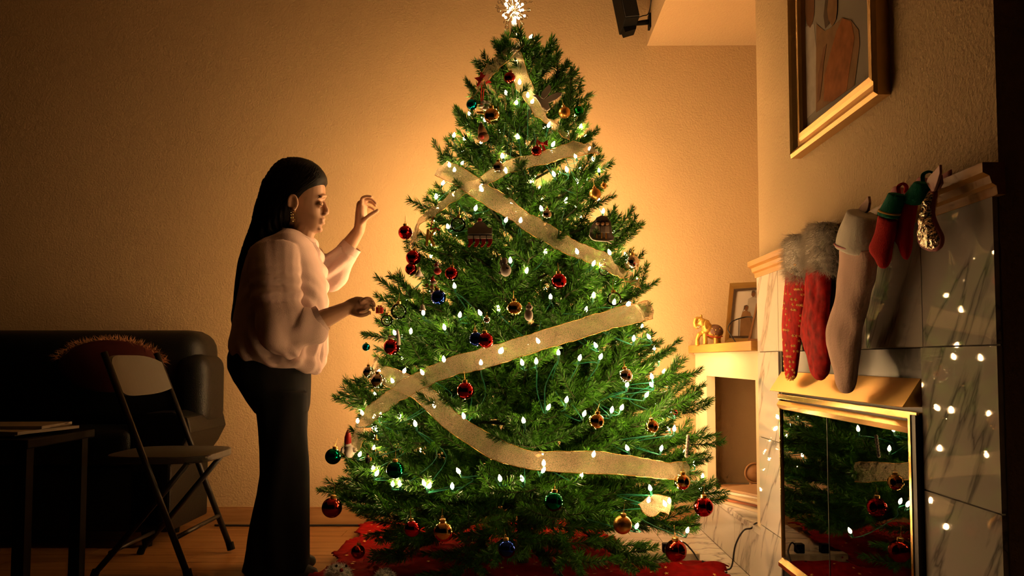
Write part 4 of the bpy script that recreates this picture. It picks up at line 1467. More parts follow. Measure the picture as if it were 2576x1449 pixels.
# arm: fat pad tapering to the base
arm_ = MB()
prof = [(sx1 - .02, .07), (sx1 - .02, .36), (sx1 + .03, .43), (sx1 + .065, .50), (sx1 + .05, .565), (sx1 - .02, .59), (sx1 - .14, .585), (sx1 - .20, .54), (sx1 - .20, .07)]
arm_.prism([(x_, 3.60, z_) for x_, z_ in prof], (0, .44, 0))
arm_.build('arm', LEATHER, sofa, bevel=.012)
MB().prism([(sx0 + (sx1 - x_) - .0, 3.60, z_) for x_, z_ in prof], (0, .44, 0)).build('arm', LEATHER, sofa, bevel=.012)
for x_, y_ in ((sx0 + .1, 3.66), (sx1 - .14, 3.66), (sx0 + .1, 3.95), (sx1 - .14, 3.95)):
    MB().tube([(x_, y_, 0), (x_, y_, .08)], [.02, .028], 10).build('foot', BLACKPLASTIC, sofa)

# fringed pillow lying on the sofa back
pil = thing('throw_pillow', 'dark red fringed throw pillow on the sofa behind the folding chair', 'pillow', atY(270, 900, 3.66))
MB().ell(atY(280, 920, 3.705), (.24, .055, .12), 20, 12).build('cover', mat('pillow_red', (.10, .012, .008), .8), pil, smooth=True)
smp = []
for k in range(500):
    t = random.uniform(.15, 2.9)
    smp.append((atY(280, 920, 3.705) + Vector((.235 * math.cos(t), random.uniform(-.05, .03), .115 * math.sin(t))), (math.cos(t), -.3, math.sin(t))))
fur('fringe', smp, .04, .0016, mat('fringe_gold', (.30, .12, .04), .6), pil, .4)

# ================================================================== FOLDING CHAIR
ch = thing('folding_chair', 'black metal folding chair standing in front of the sofa', 'chair', (-1.42, 3.3, 0))
yn, yf = 3.09, 3.54
for yy_ in (yn, yf):
    top_ = Vector((-1.565, yy_, .845)); ft = Vector((-1.228, yy_, .012))
    MB().tube([top_, top_ * .5 + ft * .5, ft], .0125, 10).build('front_leg', CHAIRM, ch, smooth=True)
    MB().tube([ft + Vector((-.008, 0, .03)), ft], .0165, 10, round_ends=False).build('rubber_foot', BLACKPLASTIC, ch)
    ryy = yy_ + (.035 if yy_ == yn else -.035)
    MB().tube([(-1.255, ryy, .425), (-1.44, ryy, .2), (-1.60, ryy, .012)], .0115, 10).build('rear_leg', CHAIRM, ch, smooth=True)
    MB().tube([(-1.60 + .01, ryy, .03), (-1.60, ryy, 0.002)], .015, 10).build('rubber_foot', BLACKPLASTIC, ch)
MB().tube([(-1.284, yn, .155), (-1.284, yf, .155)], .009, 8).build('crossbar', CHAIRM, ch, smooth=True)
MB().tube([(-1.54, yn + .035, .095), (-1.54, yf - .035, .095)], .008, 8).build('crossbar', CHAIRM, ch, smooth=True)
# curved back plate
rs = []
for i, t in enumerate(np.linspace(-1, 1, 15)):
    yy_ = (yn + yf) / 2 + t * .218
    bow = .035 * (1 - t * t)
    h0, h1 = .675 + .02 * abs(t) ** 3, .835 - .03 * abs(t) ** 4
    xa = -1.565 + (.845 - h0) * .405; xb = -1.565 + (.845 - h1) * .405
    rs.append([Vector((xa - bow + .012, yy_, h0)), Vector((xb - bow + .012, yy_, h1)), Vector((xb - bow - .004, yy_, h1)), Vector((xa - bow - .004, yy_, h0))])
MB().rings(rs).build('backrest', CHAIRPAD, ch, smooth=False)
# seat pan: rounded slab
seat_pts = []
for t in np.linspace(0, 2 * math.pi, 40, endpoint=False):
    ct, s_ = math.cos(t), math.sin(t)
    seat_pts.append((-1.395 + .205 * math.copysign(abs(ct) ** .55, ct), (yn + yf) / 2 + .205 * math.copysign(abs(s_) ** .55, s_), .425))
MB().prism(seat_pts, (0, 0, .028)).build('seat', CHAIRPAD, ch, bevel=.006)

# ================================================================== SIDE TABLE WITH PAPERS
tb = thing('side_table', 'dark low table at the left edge with papers on it', 'table', (-1.93, 2.95, 0))
bx('table_top', (-2.3, 2.66, .53), (-1.585, 3.08, .56), BLACKPLASTIC, tb, bevel=.004)
for x_, y_ in ((-2.27, 2.70), (-1.62, 2.70), (-2.27, 3.04), (-1.62, 3.04)):
    bx('table_leg', (x_ - .02, y_ - .02, 0), (x_ + .02, y_ + .02, .53), BLACKPLASTIC, tb)
PAPER = mat('paper', (.30, .25, .19), .7)
for i, (a_, x_, y_, w_, l_) in enumerate(((.12, -1.86, 2.86, .30, .21), (-.2, -1.72, 2.86, .21, .28), (.05, -1.78, 2.90, .30, .21))):
    M_ = Matrix.Translation((x_, y_, .5605 + i * .011)) @ Matrix.Rotation(a_, 4, 'Z')
    o = MB().box((-w_ / 2, -l_ / 2, 0), (w_ / 2, l_ / 2, .010), M_).build('magazine', PAPER)
    tag(o, ['lowest magazine of the pile on the dark side table', 'middle magazine of the pile on the side table, turned askew', 'topmost magazine of the pile on the side table'][i], 'magazine', 'magazines on the side table')

# ================================================================== STOCKINGS
def stocking_levels(levels, X=.795, rot=.55, thick=.03, n=22):
    """levels: (xl, yl, xr, yr, rel_thickness); plane hung in front of the mantel and turned by rot"""
    mx = sum(l[0] + l[2] for l in levels) / (2 * len(levels)); my = sum(l[1] + l[3] for l in levels) / (2 * len(levels))
    p0 = atX(mx, my, X)
    nrm = Vector((-math.cos(rot), -math.sin(rot), 0))
    rs = []
    for xl, yl, xr, yr, k in levels:
        a = atPlane(xl, yl, p0, nrm); b = atPlane(xr, yr, p0, nrm)
        c = (a + b) / 2; h = (b - a) / 2
        rs.append([c + h * math.cos(2 * math.pi * i / n) + nrm * (thick * k * math.sin(2 * math.pi * i / n)) for i in range(n)])
    return rs, p0, nrm


def soft(mb_, name, m, parent, vox=.0035, fn=None, sm=3):
    o = mb_.build(name, m, parent)
    return remesh(o, vox, sm, .5, fn)


def refine(levels, n=4):
    """smooth interpolation of the level list"""
    pts = np.array(levels)
    out = []
    for i in range(len(pts) - 1):
        p0 = pts[max(i - 1, 0)]; p1 = pts[i]; p2 = pts[i + 1]; p3 = pts[min(i + 2, len(pts) - 1)]
        for k in range(n):
            t = k / n
            out.append(.5 * (2 * p1 + (p2 - p0) * t + (2 * p0 - 5 * p1 + 4 * p2 - p3) * t * t + (3 * p1 - p0 - 3 * p2 + p3) * t ** 3))
    out.append(pts[-1])
    return [tuple(o_) for o_ in out]


def crumple(amp, fr):
    def f(co, no):
        d = np.array([noise.noise(Vector(c) * fr) + .5 * noise.noise(Vector(c) * fr * 2.3) for c in co]) * amp
        return co + no * d[:, None]
    return f


def fur_cuff(parent, levels, X, rot, thick, count, L):
    rs, p0, nrm = stocking_levels(refine(levels, 3), X, rot, thick)
    MB().rings(rs).build('fur_cuff', FUR, parent, smooth=True)
    smp = []
    for k in range(count):
        i = random.randrange(len(rs) - 1); j = random.randrange(len(rs[0])); u = random.random(); v = random.random()
        j2 = (j + 1) % len(rs[0])
        p = (rs[i][j] * (1 - u) + rs[i][j2] * u) * (1 - v) + (rs[i + 1][j] * (1 - u) + rs[i + 1][j2] * u) * v
        c = sum(rs[i], Vector()) / len(rs[i])
        smp.append((p, (p - c).normalized()))
    fur('fur_hair', smp, L, .0006, FUR, parent, .35)


def hookup(parent, x, y, X, m=BLACKMETAL):
    p = atX(x, y, X)
    MB().tube([p, Vector((p.x, p.y, 1.168)), Vector((BX - .038, p.y, 1.176)), Vector((BX - .02, p.y, 1.176))], .002, 6).build('hook', m, parent)


# red stocking with gold stars
s1 = thing('christmas_stocking', 'red stocking with gold stars and white fur cuff, farthest left', 'stocking', atX(1990, 620, .80), 'stockings on the mantel')
lv = [(1984, 660, 2030, 668, 1), (1979, 715, 2030, 715, 1), (1975, 760, 2023, 768, .95), (1971, 815, 2016, 820, .9), (1973, 867, 2010, 870, .85), (1976, 920, 2004, 922, .75), (1979, 944, 2000, 948, .6), (1984, 955, 1993, 957, .3)]
rs, p0, nrm = stocking_levels(refine(lv), .815, -.05, .020)
soft(MB().rings(rs), 'sock', VELVETS, s1, .004)
sb = MB(); random.seed(4)
for k in range(150):
    i = random.randrange(len(rs) - 1); t = random.uniform(0, math.pi)
    r_ = rs[i]; c = sum(r_, Vector()) / len(r_); h = (r_[0] - r_[len(r_) // 2]) / 2
    nv = r_[len(r_) // 4] - c
    q = c + h * math.cos(t) * 1.01 + nv * math.sin(t) * 1.02
    n_ = (h.normalized() * math.cos(t) / max(.01, h.length) + nv.normalized() * math.sin(t) / max(.01, nv.length)).normalized()
    u_ = n_.orthogonal().normalized(); v_ = n_.cross(u_); s = .0055
    pts = [q + n_ * .0012 + (u_ * math.cos(a) + v_ * math.sin(a)) * (s if j % 2 == 0 else s * .4) for j, a in enumerate(np.linspace(0, 2 * math.pi, 10, endpoint=False))]
    sb.add(pts + [q + n_ * .0022], [(j, (j + 1) % 10, 10) for j in range(10)])
o = sb.build('star_print', STARDOT, s1, fix=False); o['kind'] = 'stuff'
fur_cuff(s1, [(1990, 592, 2014, 588, .5), (1982, 615, 2032, 610, 1), (1981, 650, 2035, 650, 1.15), (1986, 680, 2036, 690, 1.1), (1998, 698, 2030, 706, .7)], .815, -.05, .022, 5200, .034)
hookup(s1, 1998, 600, .81)
# red velvet stocking
s2 = thing('christmas_stocking', 'plain red velvet stocking with white fur cuff, second from left', 'stocking', atX(2060, 620, .80), 'stockings on the mantel')
lv = [(2036, 667, 2084, 680, 1), (2030, 720, 2084, 720, 1), (2027, 765, 2083, 765, 1), (2020, 815, 2082, 810, 1), (2021, 850, 2086, 845, 1), (2032, 893, 2086, 895, .9), (2040, 930, 2082, 932, .75), (2048, 948, 2072, 951, .5), (2056, 955, 2066, 956, .2)]
rs, p0, nrm = stocking_levels(refine(lv), .81, -.05, .022)
soft(MB().rings(rs), 'sock', VELVETS, s2, .004, crumple(.004, 16))
fur_cuff(s2, [(2052, 562, 2084, 558, .5), (2040, 585, 2101, 580, 1), (2036, 620, 2104, 618, 1.15), (2038, 655, 2101, 660, 1.1), (2054, 676, 2094, 686, .7)], .81, -.05, .026, 6000, .036)
hookup(s2, 2066, 570, .81)
# long pink stocking
s3 = thing('christmas_stocking', 'long pale pink stocking with a white stitched cuff', 'stocking', atX(2160, 600, .80), 'stockings on the mantel')
lv = [(2122, 606, 2196, 636, 1), (2116, 684, 2190, 690, 1), (2115, 750, 2176, 752, 1), (2098, 806, 2166, 806, 1.05), (2089, 848, 2160, 850, 1.05), (2094, 882, 2156, 888, 1), (2107, 924, 2152, 930, .85), (2110, 958, 2148, 962, .7), (2117, 978, 2140, 982, .45), (2124, 986, 2132, 987, .2)]
rs, p0, nrm = stocking_levels(refine(lv), .785, -.08, .028)
soft(MB().rings(rs), 'sock', PINKFELT, s3, .004, crumple(.006, 9))
lv = [(2146, 526, 2203, 552, .9), (2136, 556, 2204, 578, 1.15), (2124, 596, 2203, 618, 1.25), (2118, 619, 2201, 645, 1.25)]
rs, p0, nrm = stocking_levels(refine(lv), .785, -.08, .032)
cf = soft(MB().rings(rs), 'cuff', WHITEFELT, s3, .004, crumple(.004, 10))
edge = [rs[-3][i] + (rs[-3][i] - sum(rs[-3], Vector()) / len(rs[-3])).normalized() * .002 for i in range(len(rs[-3]))]
MB().tube(edge + edge[:1], .0022, 6).build('stitching', PINKTRIM, cf)
pq = [(2160, 533), (2176, 512), (2190, 494), (2192, 510), (2188, 530), (2178, 538)]
MB().prism([atX(x_, y_, .80) for x_, y_ in pq], (-.006, 0, 0)).build('hanging_tab', PINKFELT, s3)
# two small knitted stockings
s4 = thing('christmas_stocking', 'small red knitted stocking with green cuff and yellow stripe', 'stocking', atX(2235, 560, .80), 'stockings on the mantel')
lv = [(2214, 540, 2254, 556, 1), (2207, 578, 2250, 584, 1), (2199, 600, 2246, 604, 1), (2190, 620, 2243, 622, 1), (2193, 636, 2240, 640, 1), (2205, 652, 2237, 655, .85), (2212, 668, 2231, 670, .6), (2218, 675, 2225, 676, .3)]
rs, p0, nrm = stocking_levels(refine(lv), .765, .05, .014)
soft(MB().rings(rs), 'sock', REDKNIT, s4, .003)
lv = [(2242, 483, 2274, 493, .9), (2232, 505, 2265, 518, 1), (2218, 530, 2256, 544, 1.1), (2215, 538, 2254, 552, 1.1)]
rs, p0, nrm = stocking_levels(refine(lv), .765, .05, .016)
cf = soft(MB().rings(rs), 'cuff', GREENKNIT, s4, .003)
lv = [(2219, 524, 2259, 538, 1), (2217, 529, 2257.5, 543, 1)]
rs, p0, nrm = stocking_levels(lv, .765, .05, .0185); MB().rings(rs).build('stripe', YELLOWKNIT, cf, smooth=True)
MB().tube(spline([atX(2262, 488, .80), atX(2260, 470, .80), atX(2272, 462, .805), atX(2280, 470, .815), atX(2278, 484, .82)], 5), .0045, 8, squash=.4).build('loop', REDKNIT, s4, smooth=True)
s5 = thing('christmas_stocking', 'small red knitted stocking with green folded cuff beside the silver one', 'stocking', atX(2285, 560, .81), 'stockings on the mantel')
lv = [(2280, 505, 2302, 512, 1), (2272, 535, 2297, 540, 1), (2262, 560, 2294, 565, 1), (2246, 580, 2293, 582, 1), (2248, 598, 2292, 600, 1), (2263, 616, 2290, 618, .85), (2269, 638, 2287, 640, .6), (2275, 652, 2282, 654, .3)]
rs, p0, nrm = stocking_levels(refine(lv), .79, .05, .014)
soft(MB().rings(rs), 'sock', REDKNIT, s5, .003)
lv = [(2308, 455, 2338, 464, .9), (2296, 472, 2330, 484, 1), (2284, 490, 2316, 505, 1.1), (2280, 502, 2304, 518, 1.1)]
rs, p0, nrm = stocking_levels(refine(lv), .79, .05, .016)
soft(MB().rings(rs), 'cuff', GREENKNIT, s5, .003)
MB().tube(spline([atX(2322, 460, .81), atX(2322, 440, .81), atX(2335, 432, .815), atX(2346, 434, .822)], 5), .0045, 8, squash=.4).build('loop', GREENKNIT, s5, smooth=True)
# silver sequin stocking
s6 = thing('christmas_stocking', 'silver sequin stocking with pink rim tied with a pink bow', 'stocking', atX(2342, 560, .80), 'stockings on the mantel')
lv = [(2341, 484, 2354, 485, .6), (2327, 510, 2349, 511, .9), (2319, 540, 2347, 540, 1), (2315, 571, 2358, 571, 1), (2313, 597, 2370, 597, 1), (2320, 617, 2367, 617, .8), (2338, 627, 2356, 627, .4)]
ref_ = refine(lv)
rs, p0, nrm = stocking_levels(ref_, .795, .15, .014)
soft(MB().rings(rs), 'sock', SEQUIN, s6, .003, crumple(.003, 60))
out_ = [atPlane(l[0], l[1], p0, nrm) for l in ref_] + [atPlane(l[2], l[3], p0, nrm) for l in reversed(ref_)]
MB().tube(out_ + out_[:1], .0042, 8).build('rim', PINKTRIM, s6, smooth=True)
for k_, pq in enumerate(([(2350, 482), (2336, 460), (2340, 448), (2362, 424), (2370, 414), (2371, 434), (2364, 458), (2356, 480)], [(2352, 482), (2360, 462), (2372, 440), (2374, 462), (2364, 480)])):
    MB().prism([atX(x_, y_, .795 + .008 * k_) for x_, y_ in pq], (-.005, 0, 0)).build('bow_loop', mat('pink_satin', (.62, .26, .22), .45), s6, bevel=.001)
# crinkled ribbon lying on the mantel
rb = MB().tube(spline([(BX - .03, 1.86, 1.178), (BX - .045, 1.80, 1.19), (BX - .03, 1.76, 1.176), (BX - .04, 1.70, 1.188), (BX - .03, 1.66, 1.176), (BX - .025, 1.60, 1.182)], 6), .007, 8, squash=.25).build('curled_ribbon', PINKTRIM, None, smooth=True)
tag(rb, 'curled dark pink ribbon lying on the mantel end', 'ribbon')

# ================================================================== PORTRAIT ON THE CHIMNEY BREAST
fy0, fy1, fz0, fz1 = 1.905, 2.525, 1.435, 2.30
port = thing('portrait_frame', 'large gold framed portrait hanging over the mantel', 'picture frame', (BX, (fy0 + fy1) / 2, fz0))
mp = [(0, 0, PORTRAITGOLD)]


def moulding(p, q, inward, name, m):
    """one mitred side with an ogee profile; p, q outer corners at the wall plane"""
    p = Vector(p); q = Vector(q); iv = Vector(inward); t = (q - p).normalized()
    pr = [(0, 0), (0, .030), (.010, .036), (.018, .030), (.030, .018), (.042, .016), (.050, .022), (.062, .024), (.070, .016), (.074, .006), (.074, 0)]
    r0 = []; r1 = []
    for u, w_ in pr:
        off = iv * u + Vector((-w_, 0, 0))
        r0.append(p + off + t * u); r1.append(q + off - t * u)
    return MB().rings([r0, r1]).build(name, m, port, smooth=False)


moulding((BX, fy0, fz0), (BX, fy1, fz0), (0, 0, 1), 'bottom_rail', PORTRAITGOLD)
moulding((BX, fy1, fz1), (BX, fy0, fz1), (0, 0, -1), 'top_rail', PORTRAITGOLD)
moulding((BX, fy1, fz0), (BX, fy1, fz1), (0, -1, 0), 'side_rail', PORTRAITGOLD)
moulding((BX, fy0, fz1), (BX, fy0, fz0), (0, 1, 0), 'side_rail', PORTRAITGOLD)
PX = BX - .004
pic = bx('picture', (PX, fy0 + .07, fz0 + .07), (BX, fy1 - .07, fz1 - .07), mat('print_grey', (.24, .20, .15), .7, spec=.06), port)
PR = {k: mat('print_' + k, c, .7, var=v, vscale=25, spec=.06) for k, (c, v) in {'white': ((.34, .28, .22), .12), 'orange': ((.26, .085, .02), .25), 'brown': ((.15, .065, .025), .15), 'tan': ((.21, .11, .045), .15), 'dark': ((.08, .05, .03), .1)}.items()}


def print_poly(name, px, k, layer):
    MB().prism([atX(x_, y_, PX - .0003 - .0005 * layer) for x_, y_ in px], (-.0004, 0, 0)).build(name, PR[k], pic)


print_poly('robe_print', [(2016, 300), (2012, 180), (2020, 70), (2048, 60), (2056, 150), (2054, 275), (2030, 300)], 'white', 0)
print_poly('face_print', [(2026, 0), (2024, 30), (2030, 60), (2038, 70), (2045, 55), (2049, 30), (2049, 0)], 'brown', 1)
print_poly('sari_print', [(2053, 283), (2053, 170), (2054, 60), (2075, 78), (2090, 70), (2118, 45), (2140, 50), (2160, 75), (2163, 110), (2150, 215)], 'tan', 1)
print_poly('drape_print', [(2072, 255), (2074, 190), (2090, 130), (2104, 80), (2120, 45), (2142, 55), (2150, 95), (2138, 170), (2130, 228), (2095, 255)], 'orange', 2)
print_poly('hair_print', [(2076, 0), (2072, 40), (2076, 72), (2086, 60), (2082, 20), (2086, 0)], 'dark', 3)
print_poly('face_print', [(2084, 0), (2081, 25), (2084, 50), (2094, 66), (2103, 50), (2106, 25), (2106, 0)], 'tan', 4)
print_poly('arm_print', [(2072, 120), (2080, 110), (2072, 160), (2068, 205), (2062, 250), (2056, 258), (2058, 190)], 'brown', 3)

# ================================================================== LOUDSPEAKER ON THE SOFFIT
sp = thing('loudspeaker', 'black loudspeaker on a bracket under the ceiling at right', 'loudspeaker', atY(1600, 40, 4.0))
c0 = atY(1583, 66, 3.92); up_ = (atY(1563, -30, 3.98) - atY(1583, 66, 3.94)).normalized()
rt = Vector((1, .15, .28)); rt = (rt - up_ * rt.dot(up_)).normalized(); fw = rt.cross(up_)
M_ = Matrix((rt, -fw, up_)).transposed().to_4x4()
M_.translation = c0 + rt * .0
MB().box((-.036, -.07, 0), (.036, .07, .26), M_).build('cabinet', BLACKPLASTIC, sp, bevel=.005)
MB().box((-.034, -.078, .004), (.034, -.070, .256), M_).build('grille', mat('speaker_cloth', (.008, .008, .008), .95), sp)
MB().prism([M_ @ Vector((-.03, .0, -.002)), M_ @ Vector((.036, .0, -.002)), M_ @ Vector((.030, .0, -.018)), M_ @ Vector((-.026, .0, -.030))], M_.to_3x3() @ Vector((0, .05, 0))).build('bracket_plate', BLACKPLASTIC, sp)
b0 = M_ @ Vector((.03, .03, .03)); b1 = Vector((SX, 4.0, atX(1640, 45, SX).z))
MB().tube([b0, b0 * .4 + b1 * .6, b1], [.010, .013, .013], 10).build('bracket_arm', BLACKPLASTIC, sp, smooth=True)
bx('wall_plate', (SX - .010, 3.975, b1.z - .035), (SX, 4.025, b1.z + .035), BLACKPLASTIC, sp)
MB().tube(spline([M_ @ Vector((.036, .02, .05)), b1 + Vector((-.04, -.01, .025)), b1 + Vector((-.008, 0, .045)), Vector((SX - .004, 3.93, b1.z + .11)), Vector((SX - .004, 3.84, b1.z + .26))], 6), .0025, 6).build('speaker_wire', BLACKCORD, sp, smooth=True)

# ================================================================== SHELF: ELEPHANT, PHOTOGRAPHS, CABLE
EG = mat('elephant_gold', (.62, .36, .07), .35, .5, var=.25, vscale=60)
EB = mat('elephant_blanket', (.16, .07, .035), .5, var=.4, vscale=90)
EY = 3.86


def E(x, y, d=0.0):
    return atY(x, y, EY + d)


el_s = EY / F
base_h = .886
el = thing('elephant_figurine', 'golden elephant figurine with raised trunk on the oak shelf', 'figurine', Vector((E(1785, 860).x, EY, base_h)))
dz = base_h + .002 - E(1785, 862).z


def EE(x, y, d=0.0):
    return E(x, y, d) + Vector((0, 0, dz))


eb_ = MB()
eb_.ell(EE(1797, 832), (.042, .030, .034)); eb_.ell(EE(1779, 822), (.026, .028, .030)); eb_.ell(EE(1767, 808), (.022, .020, .022))
eb_.tube(spline([EE(1760, 812), EE(1752, 818), EE(1748, 808), EE(1752, 797), EE(1762, 797), EE(1764, 790)], 4), list(np.linspace(.0125, .006, 21)), 10, round_ends=True)
for x_, d_, yb_ in ((1774, -.014, 863), (1758, .012, 863), (1801, -.016, 863), (1808, .014, 863)):
    if x_ == 1758:
        eb_.tube([EE(1770, 832, d_), EE(1758, 838, d_), EE(1754, 850, d_), EE(1754, 861, d_)], [.013, .011, .010, .0115], 10, round_ends=True)
    else:
        eb_.tube([EE(x_, 838, d_), EE(x_, 850, d_), EE(x_, 861, d_)], [.013, .0105, .012], 10, round_ends=True)
soft(eb_, 'body', EG, el, .0026)
MB().ell(EE(1779, 812, -.026), (.017, .004, .022), 14, 10, Matrix.Rotation(.4, 4, 'Z')).build('ear', EG, el, smooth=True)
MB().ell(EE(1776, 810, .024), (.016, .004, .020), 14, 10).build('ear', EG, el, smooth=True)
MB().tube([EE(1763, 815, -.01), EE(1757, 819, -.013), EE(1753, 818, -.013)], [.0028, .0024, .0008], 8).build('tusk', O_WHITE, el, smooth=True)
MB().ell(EE(1798, 830), (.040, .0325, .034), 20, 12).build('blanket', EB, el, smooth=True)
MB().tube([EE(1778, 838, -.024), EE(1790, 843, -.033), EE(1806, 845, -.032), EE(1818, 842, -.022)], .0022, 6).build('fringe', O_RED, el, smooth=True)
for x_, y_ in ((1792, 822), (1801, 826), (1811, 823), (1798, 836)):
    MB().ell(EE(x_, y_, -.0325), (.0028, .0015, .0028), 8, 6).build('stud', GOLDFOIL, el, smooth=True)

# black and white photograph in an old gold frame, leaning back
ph = thing('photo_frame', 'old gold frame with a black and white photograph leaning on the shelf', 'photo frame', (1.02, 3.78, base_h))
fn_ = Vector((-.10, -1, .16)).normalized()
fp0 = Vector((1.0, 3.80, .95))


def G(x, y, off=0.0):
    return atPlane(x, y, fp0 - fn_ * off, fn_)


oc = [(1823, 862), (1836, 712), (1925, 708), (1921, 862)]; ic = [(1834, 851), (1846, 727), (1915, 722), (1910, 851)]
FG = mat('old_gold', (.42, .28, .09), .35, .7)
for k_ in range(4):
    a_, b_ = oc[k_], oc[(k_ + 1) % 4]; c_, d_ = ic[(k_ + 1) % 4], ic[k_]
    mid_ = lambda p_, q_: ((p_[0] + q_[0]) / 2, (p_[1] + q_[1]) / 2)
    e1_, e2_ = mid_(a_, d_), mid_(b_, c_)
    MB().add([G(*a_), G(*b_), G(*c_), G(*d_), G(*a_, -.016), G(*b_, -.016), G(*e2_, -.012), G(*e1_, -.012), G(*c_, -.006), G(*d_, -.006)],
             [(0, 1, 5, 4), (4, 5, 6, 7), (7, 6, 8, 9), (9, 8, 2, 3), (0, 3, 2, 1), (0, 4, 7, 9, 3), (1, 2, 8, 6, 5)]).build('frame_rail', FG, ph)
pp = MB().prism([G(*q_, -.001) for q_ in ic], fn_ * -.004).build('photograph', mat('photo_pale', (.52, .44, .36), .4), ph)


def gprint(name, pts_, k, l):
    MB().prism([G(x_, y_, -.0055 - .0006 * l) for x_, y_ in pts_], fn_ * .0005).build(name, PR[k], pp)


gprint('dark_border', [(1834, 850), (1846, 728), (1852, 730), (1846, 790), (1840, 848)], 'dark', 0)
gprint('dark_border', [(1846, 728), (1915, 723), (1914, 728), (1850, 733)], 'dark', 0)
gprint('dark_border', [(1834, 850), (1836, 845), (1909, 845), (1909, 850)], 'dark', 0)
gprint('standing_robe', [(1879, 780), (1882, 752), (1892, 747), (1902, 749), (1909, 765), (1908, 800), (1896, 800), (1884, 790)], 'white', 1)
gprint('standing_face', [(1891, 735), (1890, 742), (1894, 748), (1899, 744), (1900, 735)], 'brown', 2)
gprint('standing_hair', [(1890, 738), (1892, 731), (1898, 731), (1901, 738), (1897, 735)], 'dark', 3)
gprint('seated_robe', [(1861, 845), (1863, 800), (1868, 784), (1878, 780), (1888, 788), (1890, 815), (1888, 845)], 'tan', 2)
gprint('seated_face', [(1873, 771), (1872, 778), (1877, 783), (1881, 778), (1882, 771)], 'brown', 3)
gprint('seated_hair', [(1870, 780), (1872, 769), (1878, 767), (1883, 770), (1876, 771), (1873, 778), (1866, 787)], 'dark', 4)
gprint('cane', [(1857, 846), (1858, 803), (1860, 803), (1859, 846)], 'dark', 2)

# second frame in front, mostly behind the chimney breast
f2 = thing('photo_frame', 'small brown framed picture cut off by the chimney breast', 'photo frame', (.97, 3.5, base_h))
f2n = Vector((-.35, -1, .12)).normalized(); f2p = Vector((.99, 3.50, .95))


def G2(x, y, off=0.0):
    return atPlane(x, y, f2p - f2n * off, f2n)


o2 = [(1880, 864), (1903, 764), (1945, 762), (1938, 864)]; i2 = [(1888, 853), (1905, 772), (1938, 770), (1932, 853)]
for k_ in range(4):
    a_, b_ = o2[k_], o2[(k_ + 1) % 4]; c_, d_ = i2[(k_ + 1) % 4], i2[k_]
    MB().prism([G2(*a_), G2(*b_), G2(*c_), G2(*d_)], f2n * .010).build('frame_rail', O_BROWN, f2)
MB().prism([G2(*q_, -.001) for q_ in i2], f2n * .003).build('picture', mat('photo_cream', (.60, .50, .38), .4), f2)

cb = MB().tube(spline([Vector((1.0, 3.52, .99)), G(1880, 797, -.03), G(1855, 803, -.035), G(1838, 812, -.04), G(1831, 828, -.045), G(1838, 842, -.05), G(1852, 862, -.055) + Vector((0, 0, .0)), Vector((G(1858, 862, -.06).x, G(1858, 862, -.06).y, base_h + .004))], 6), .0028, 6).build('cable', BLACKCORD, None, smooth=True)
tag(cb, 'thin black cable looped in front of the framed photograph', 'cable')

# ================================================================== NICHE: MAGAZINES, FAN, CORD
cols = [(.55, .42, .28), (.48, .16, .07), (.62, .50, .36), (.50, .36, .20), (.66, .55, .42), (.35, .20, .10)]
words = ['lowest', 'second lowest', 'third lowest', 'third highest', 'second highest', 'topmost']
for i in range(6):
    M_ = Matrix.Translation((.985 + .01 * (i % 3), 3.46 + .02 * ((i * 2) % 3), LH + .001 + i * .0105)) @ Matrix.Rotation(.5 + .12 * ((i * 5) % 3 - 1), 4, 'Z')
    o = MB().box((-.10, -.145, 0), (.10, .145, .0095), M_).build('magazine', mat('mag_%d' % i, cols[i], .5))
    MB().box((-.0985, -.1465, .001), (.0985, .1435, .0085), M_).build('pages', mat('page_edge', (.72, .64, .52), .8), o)
    tag(o, 'magazine in the wall niche, %s of its pile' % words[i], 'magazine', 'magazines in the niche')
fan = thing('desk_fan', 'small round dark fan in the wall niche', 'fan', (1.03, 3.84, LH))
bx('base', (.93, 3.80, LH), (1.07, 3.90, LH + .025), O_BROWN, fan, bevel=.005)
MB().tube([(1.06, 3.86, LH + .02), (1.07, 3.86, LH + .09)], .008, 8).build('stem', O_BROWN, fan)
fc = Vector((1.075, 3.84, LH + .085))
MB().tube([fc + Vector((.045 * math.cos(t), 0, .045 * math.sin(t))) for t in np.linspace(0, 2 * math.pi, 25)], .004, 6).build('rim', O_BROWN, fan, smooth=True)
MB().lathe([(.002, .006), (.012, .005), (.044, -.003), (.044, -.006), (.002, -.006)], 24, Matrix.Translation(fc) @ Matrix.Rotation(math.pi / 2, 4, 'X')).build('disc', O_BROWN, fan, smooth=True)
cup = MB().box((1.0, 3.42, LH + .066), (1.09, 3.50, LH + .090)).build('paper_box', mat('white_card', (.75, .66, .54), .6), None, bevel=.003)
tag(cup, 'small white box on top of the niche magazines', 'box')

cd = MB().tube(spline([Vector((.93, 3.08, LH + .004)), Vector((.868, 3.085, LH + .006)), Vector((.846, 3.08, LH - .012)), atY(1870, 1335, 3.08), atY(1850, 1372, 3.10), Vector((atZ(1822, 1410, .05).x, 3.12, .045)), Vector((.72, 3.08, .062)), Vector((.66, 3.06, .085))], 7), .0032, 7).build('extension_cord', BLACKCORD, None, smooth=True)
tag(cd, 'black cord running from the niche ledge down to the red cloth', 'cord')
cd = MB().tube(spline([Vector((.60, 3.33, .06)), atY(1716, 1364, 3.3), atY(1740, 1384, 3.26), atY(1756, 1408, 3.2), atY(1768, 1432, 3.14), atY(1790, 1447, 3.09), Vector((.74, 3.02, .055))], 7), .0032, 7).build('extension_cord', BLACKCORD, None, smooth=True)
tag(cd, 'black cord curving over the edge of the red cloth by the power strip', 'cord')
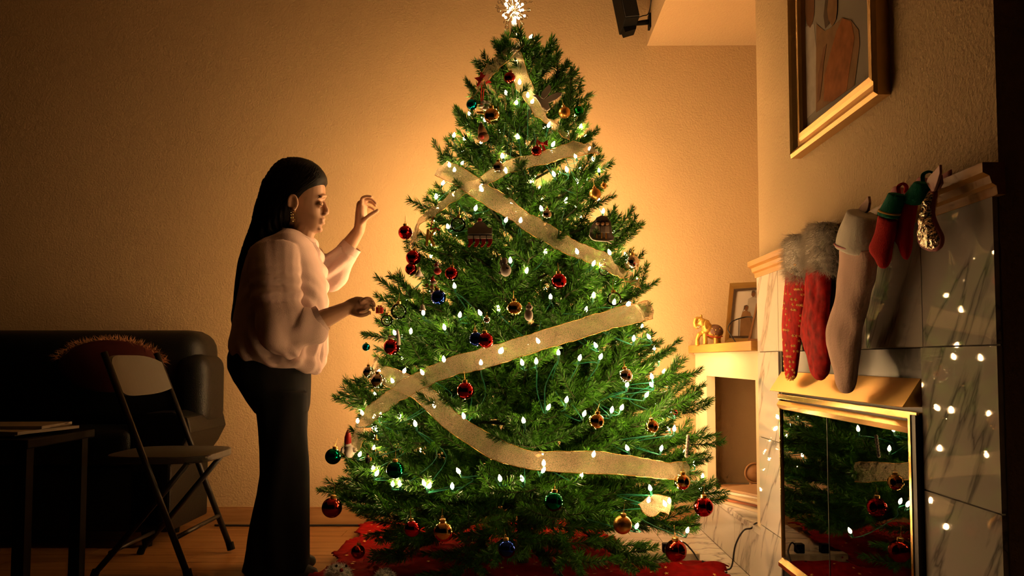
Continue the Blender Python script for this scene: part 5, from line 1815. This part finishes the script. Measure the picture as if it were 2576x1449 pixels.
# power strip with plugs
ps = thing('power_strip', 'beige power strip with dark plugs on the hearth under the tree', 'power strip', (.57, 3.37, .011))
bx('housing', (.40, 3.34, .012), (.712, 3.395, .046), BEIGE, ps, bevel=.004)
for i, x_ in enumerate((.44, .49, .54, .59, .64, .69)):
    bx('outlet', (x_ - .014, 3.3385, .020), (x_ + .014, 3.341, .040), mat('outlet_face', (.60, .49, .33), .5), ps)
for x_ in (.485, .585):
    bx('plug', (x_ - .017, 3.35, .046), (x_ + .017, 3.385, .082), BLACKPLASTIC, ps, bevel=.004)
MB().ell((.425, 3.337, .034), (.004, .003, .004), 8, 6).build('switch', O_RED, ps, smooth=True)
# cable along the skirting
cb = MB().tube(spline([Vector((-1.5, 4.085, .006)), Vector((-1.2, 4.08, .006)), Vector((-.9, 4.092, .006)), Vector((-.5, 4.088, .006)), Vector((-.1, 4.09, .006)), Vector((.3, 4.085, .006))], 8), .005, 7).build('cable', BLACKCORD, None, smooth=True)
tag(cb, 'black cable lying along the wooden baseboard', 'cable')


# fluffy toys at the bottom of the picture
def fluffy(x, y, Y, r, label, nose=True):
    c = atY(x, y, Y); c.z = max(c.z, r + .03)
    t_ = thing('plush_toy', label, 'plush toy', (c.x, c.y, .03), 'plush toys on the red cloth')
    MB().ell(c, (r, r, r * .9), 20, 12).build('body', FUR, t_, smooth=True)
    smp_ = []
    for k in range(1500):
        d = Vector(rng.normal(0, 1, 3)).normalized(); smp_.append((c + d * r * .95, d))
    fur('fur_hair', smp_, r * .45, .0008, O_WHITE, t_, .5)
    if nose:
        d = (EYE - c).normalized()
        MB().ell(c + d * r * 1.18 + Vector((.01, 0, .02)), (r * .16,) * 3, 10, 8).build('nose', O_RED, t_, smooth=True)
        for s_ in (-1, 1):
            MB().ell(c + d * r * 1.1 + Vector((.01 + s_ * r * .4, 0, .02 + r * .35)), (r * .11,) * 3, 10, 8).build('eye', O_BLACK, t_, smooth=True)


fluffy(851, 1450, 2.78, .040, 'fluffy white toy with a red nose at the left corner of the cloth')
fluffy(968, 1462, 2.74, .035, 'small fluffy white toy right of the red nosed one', False)
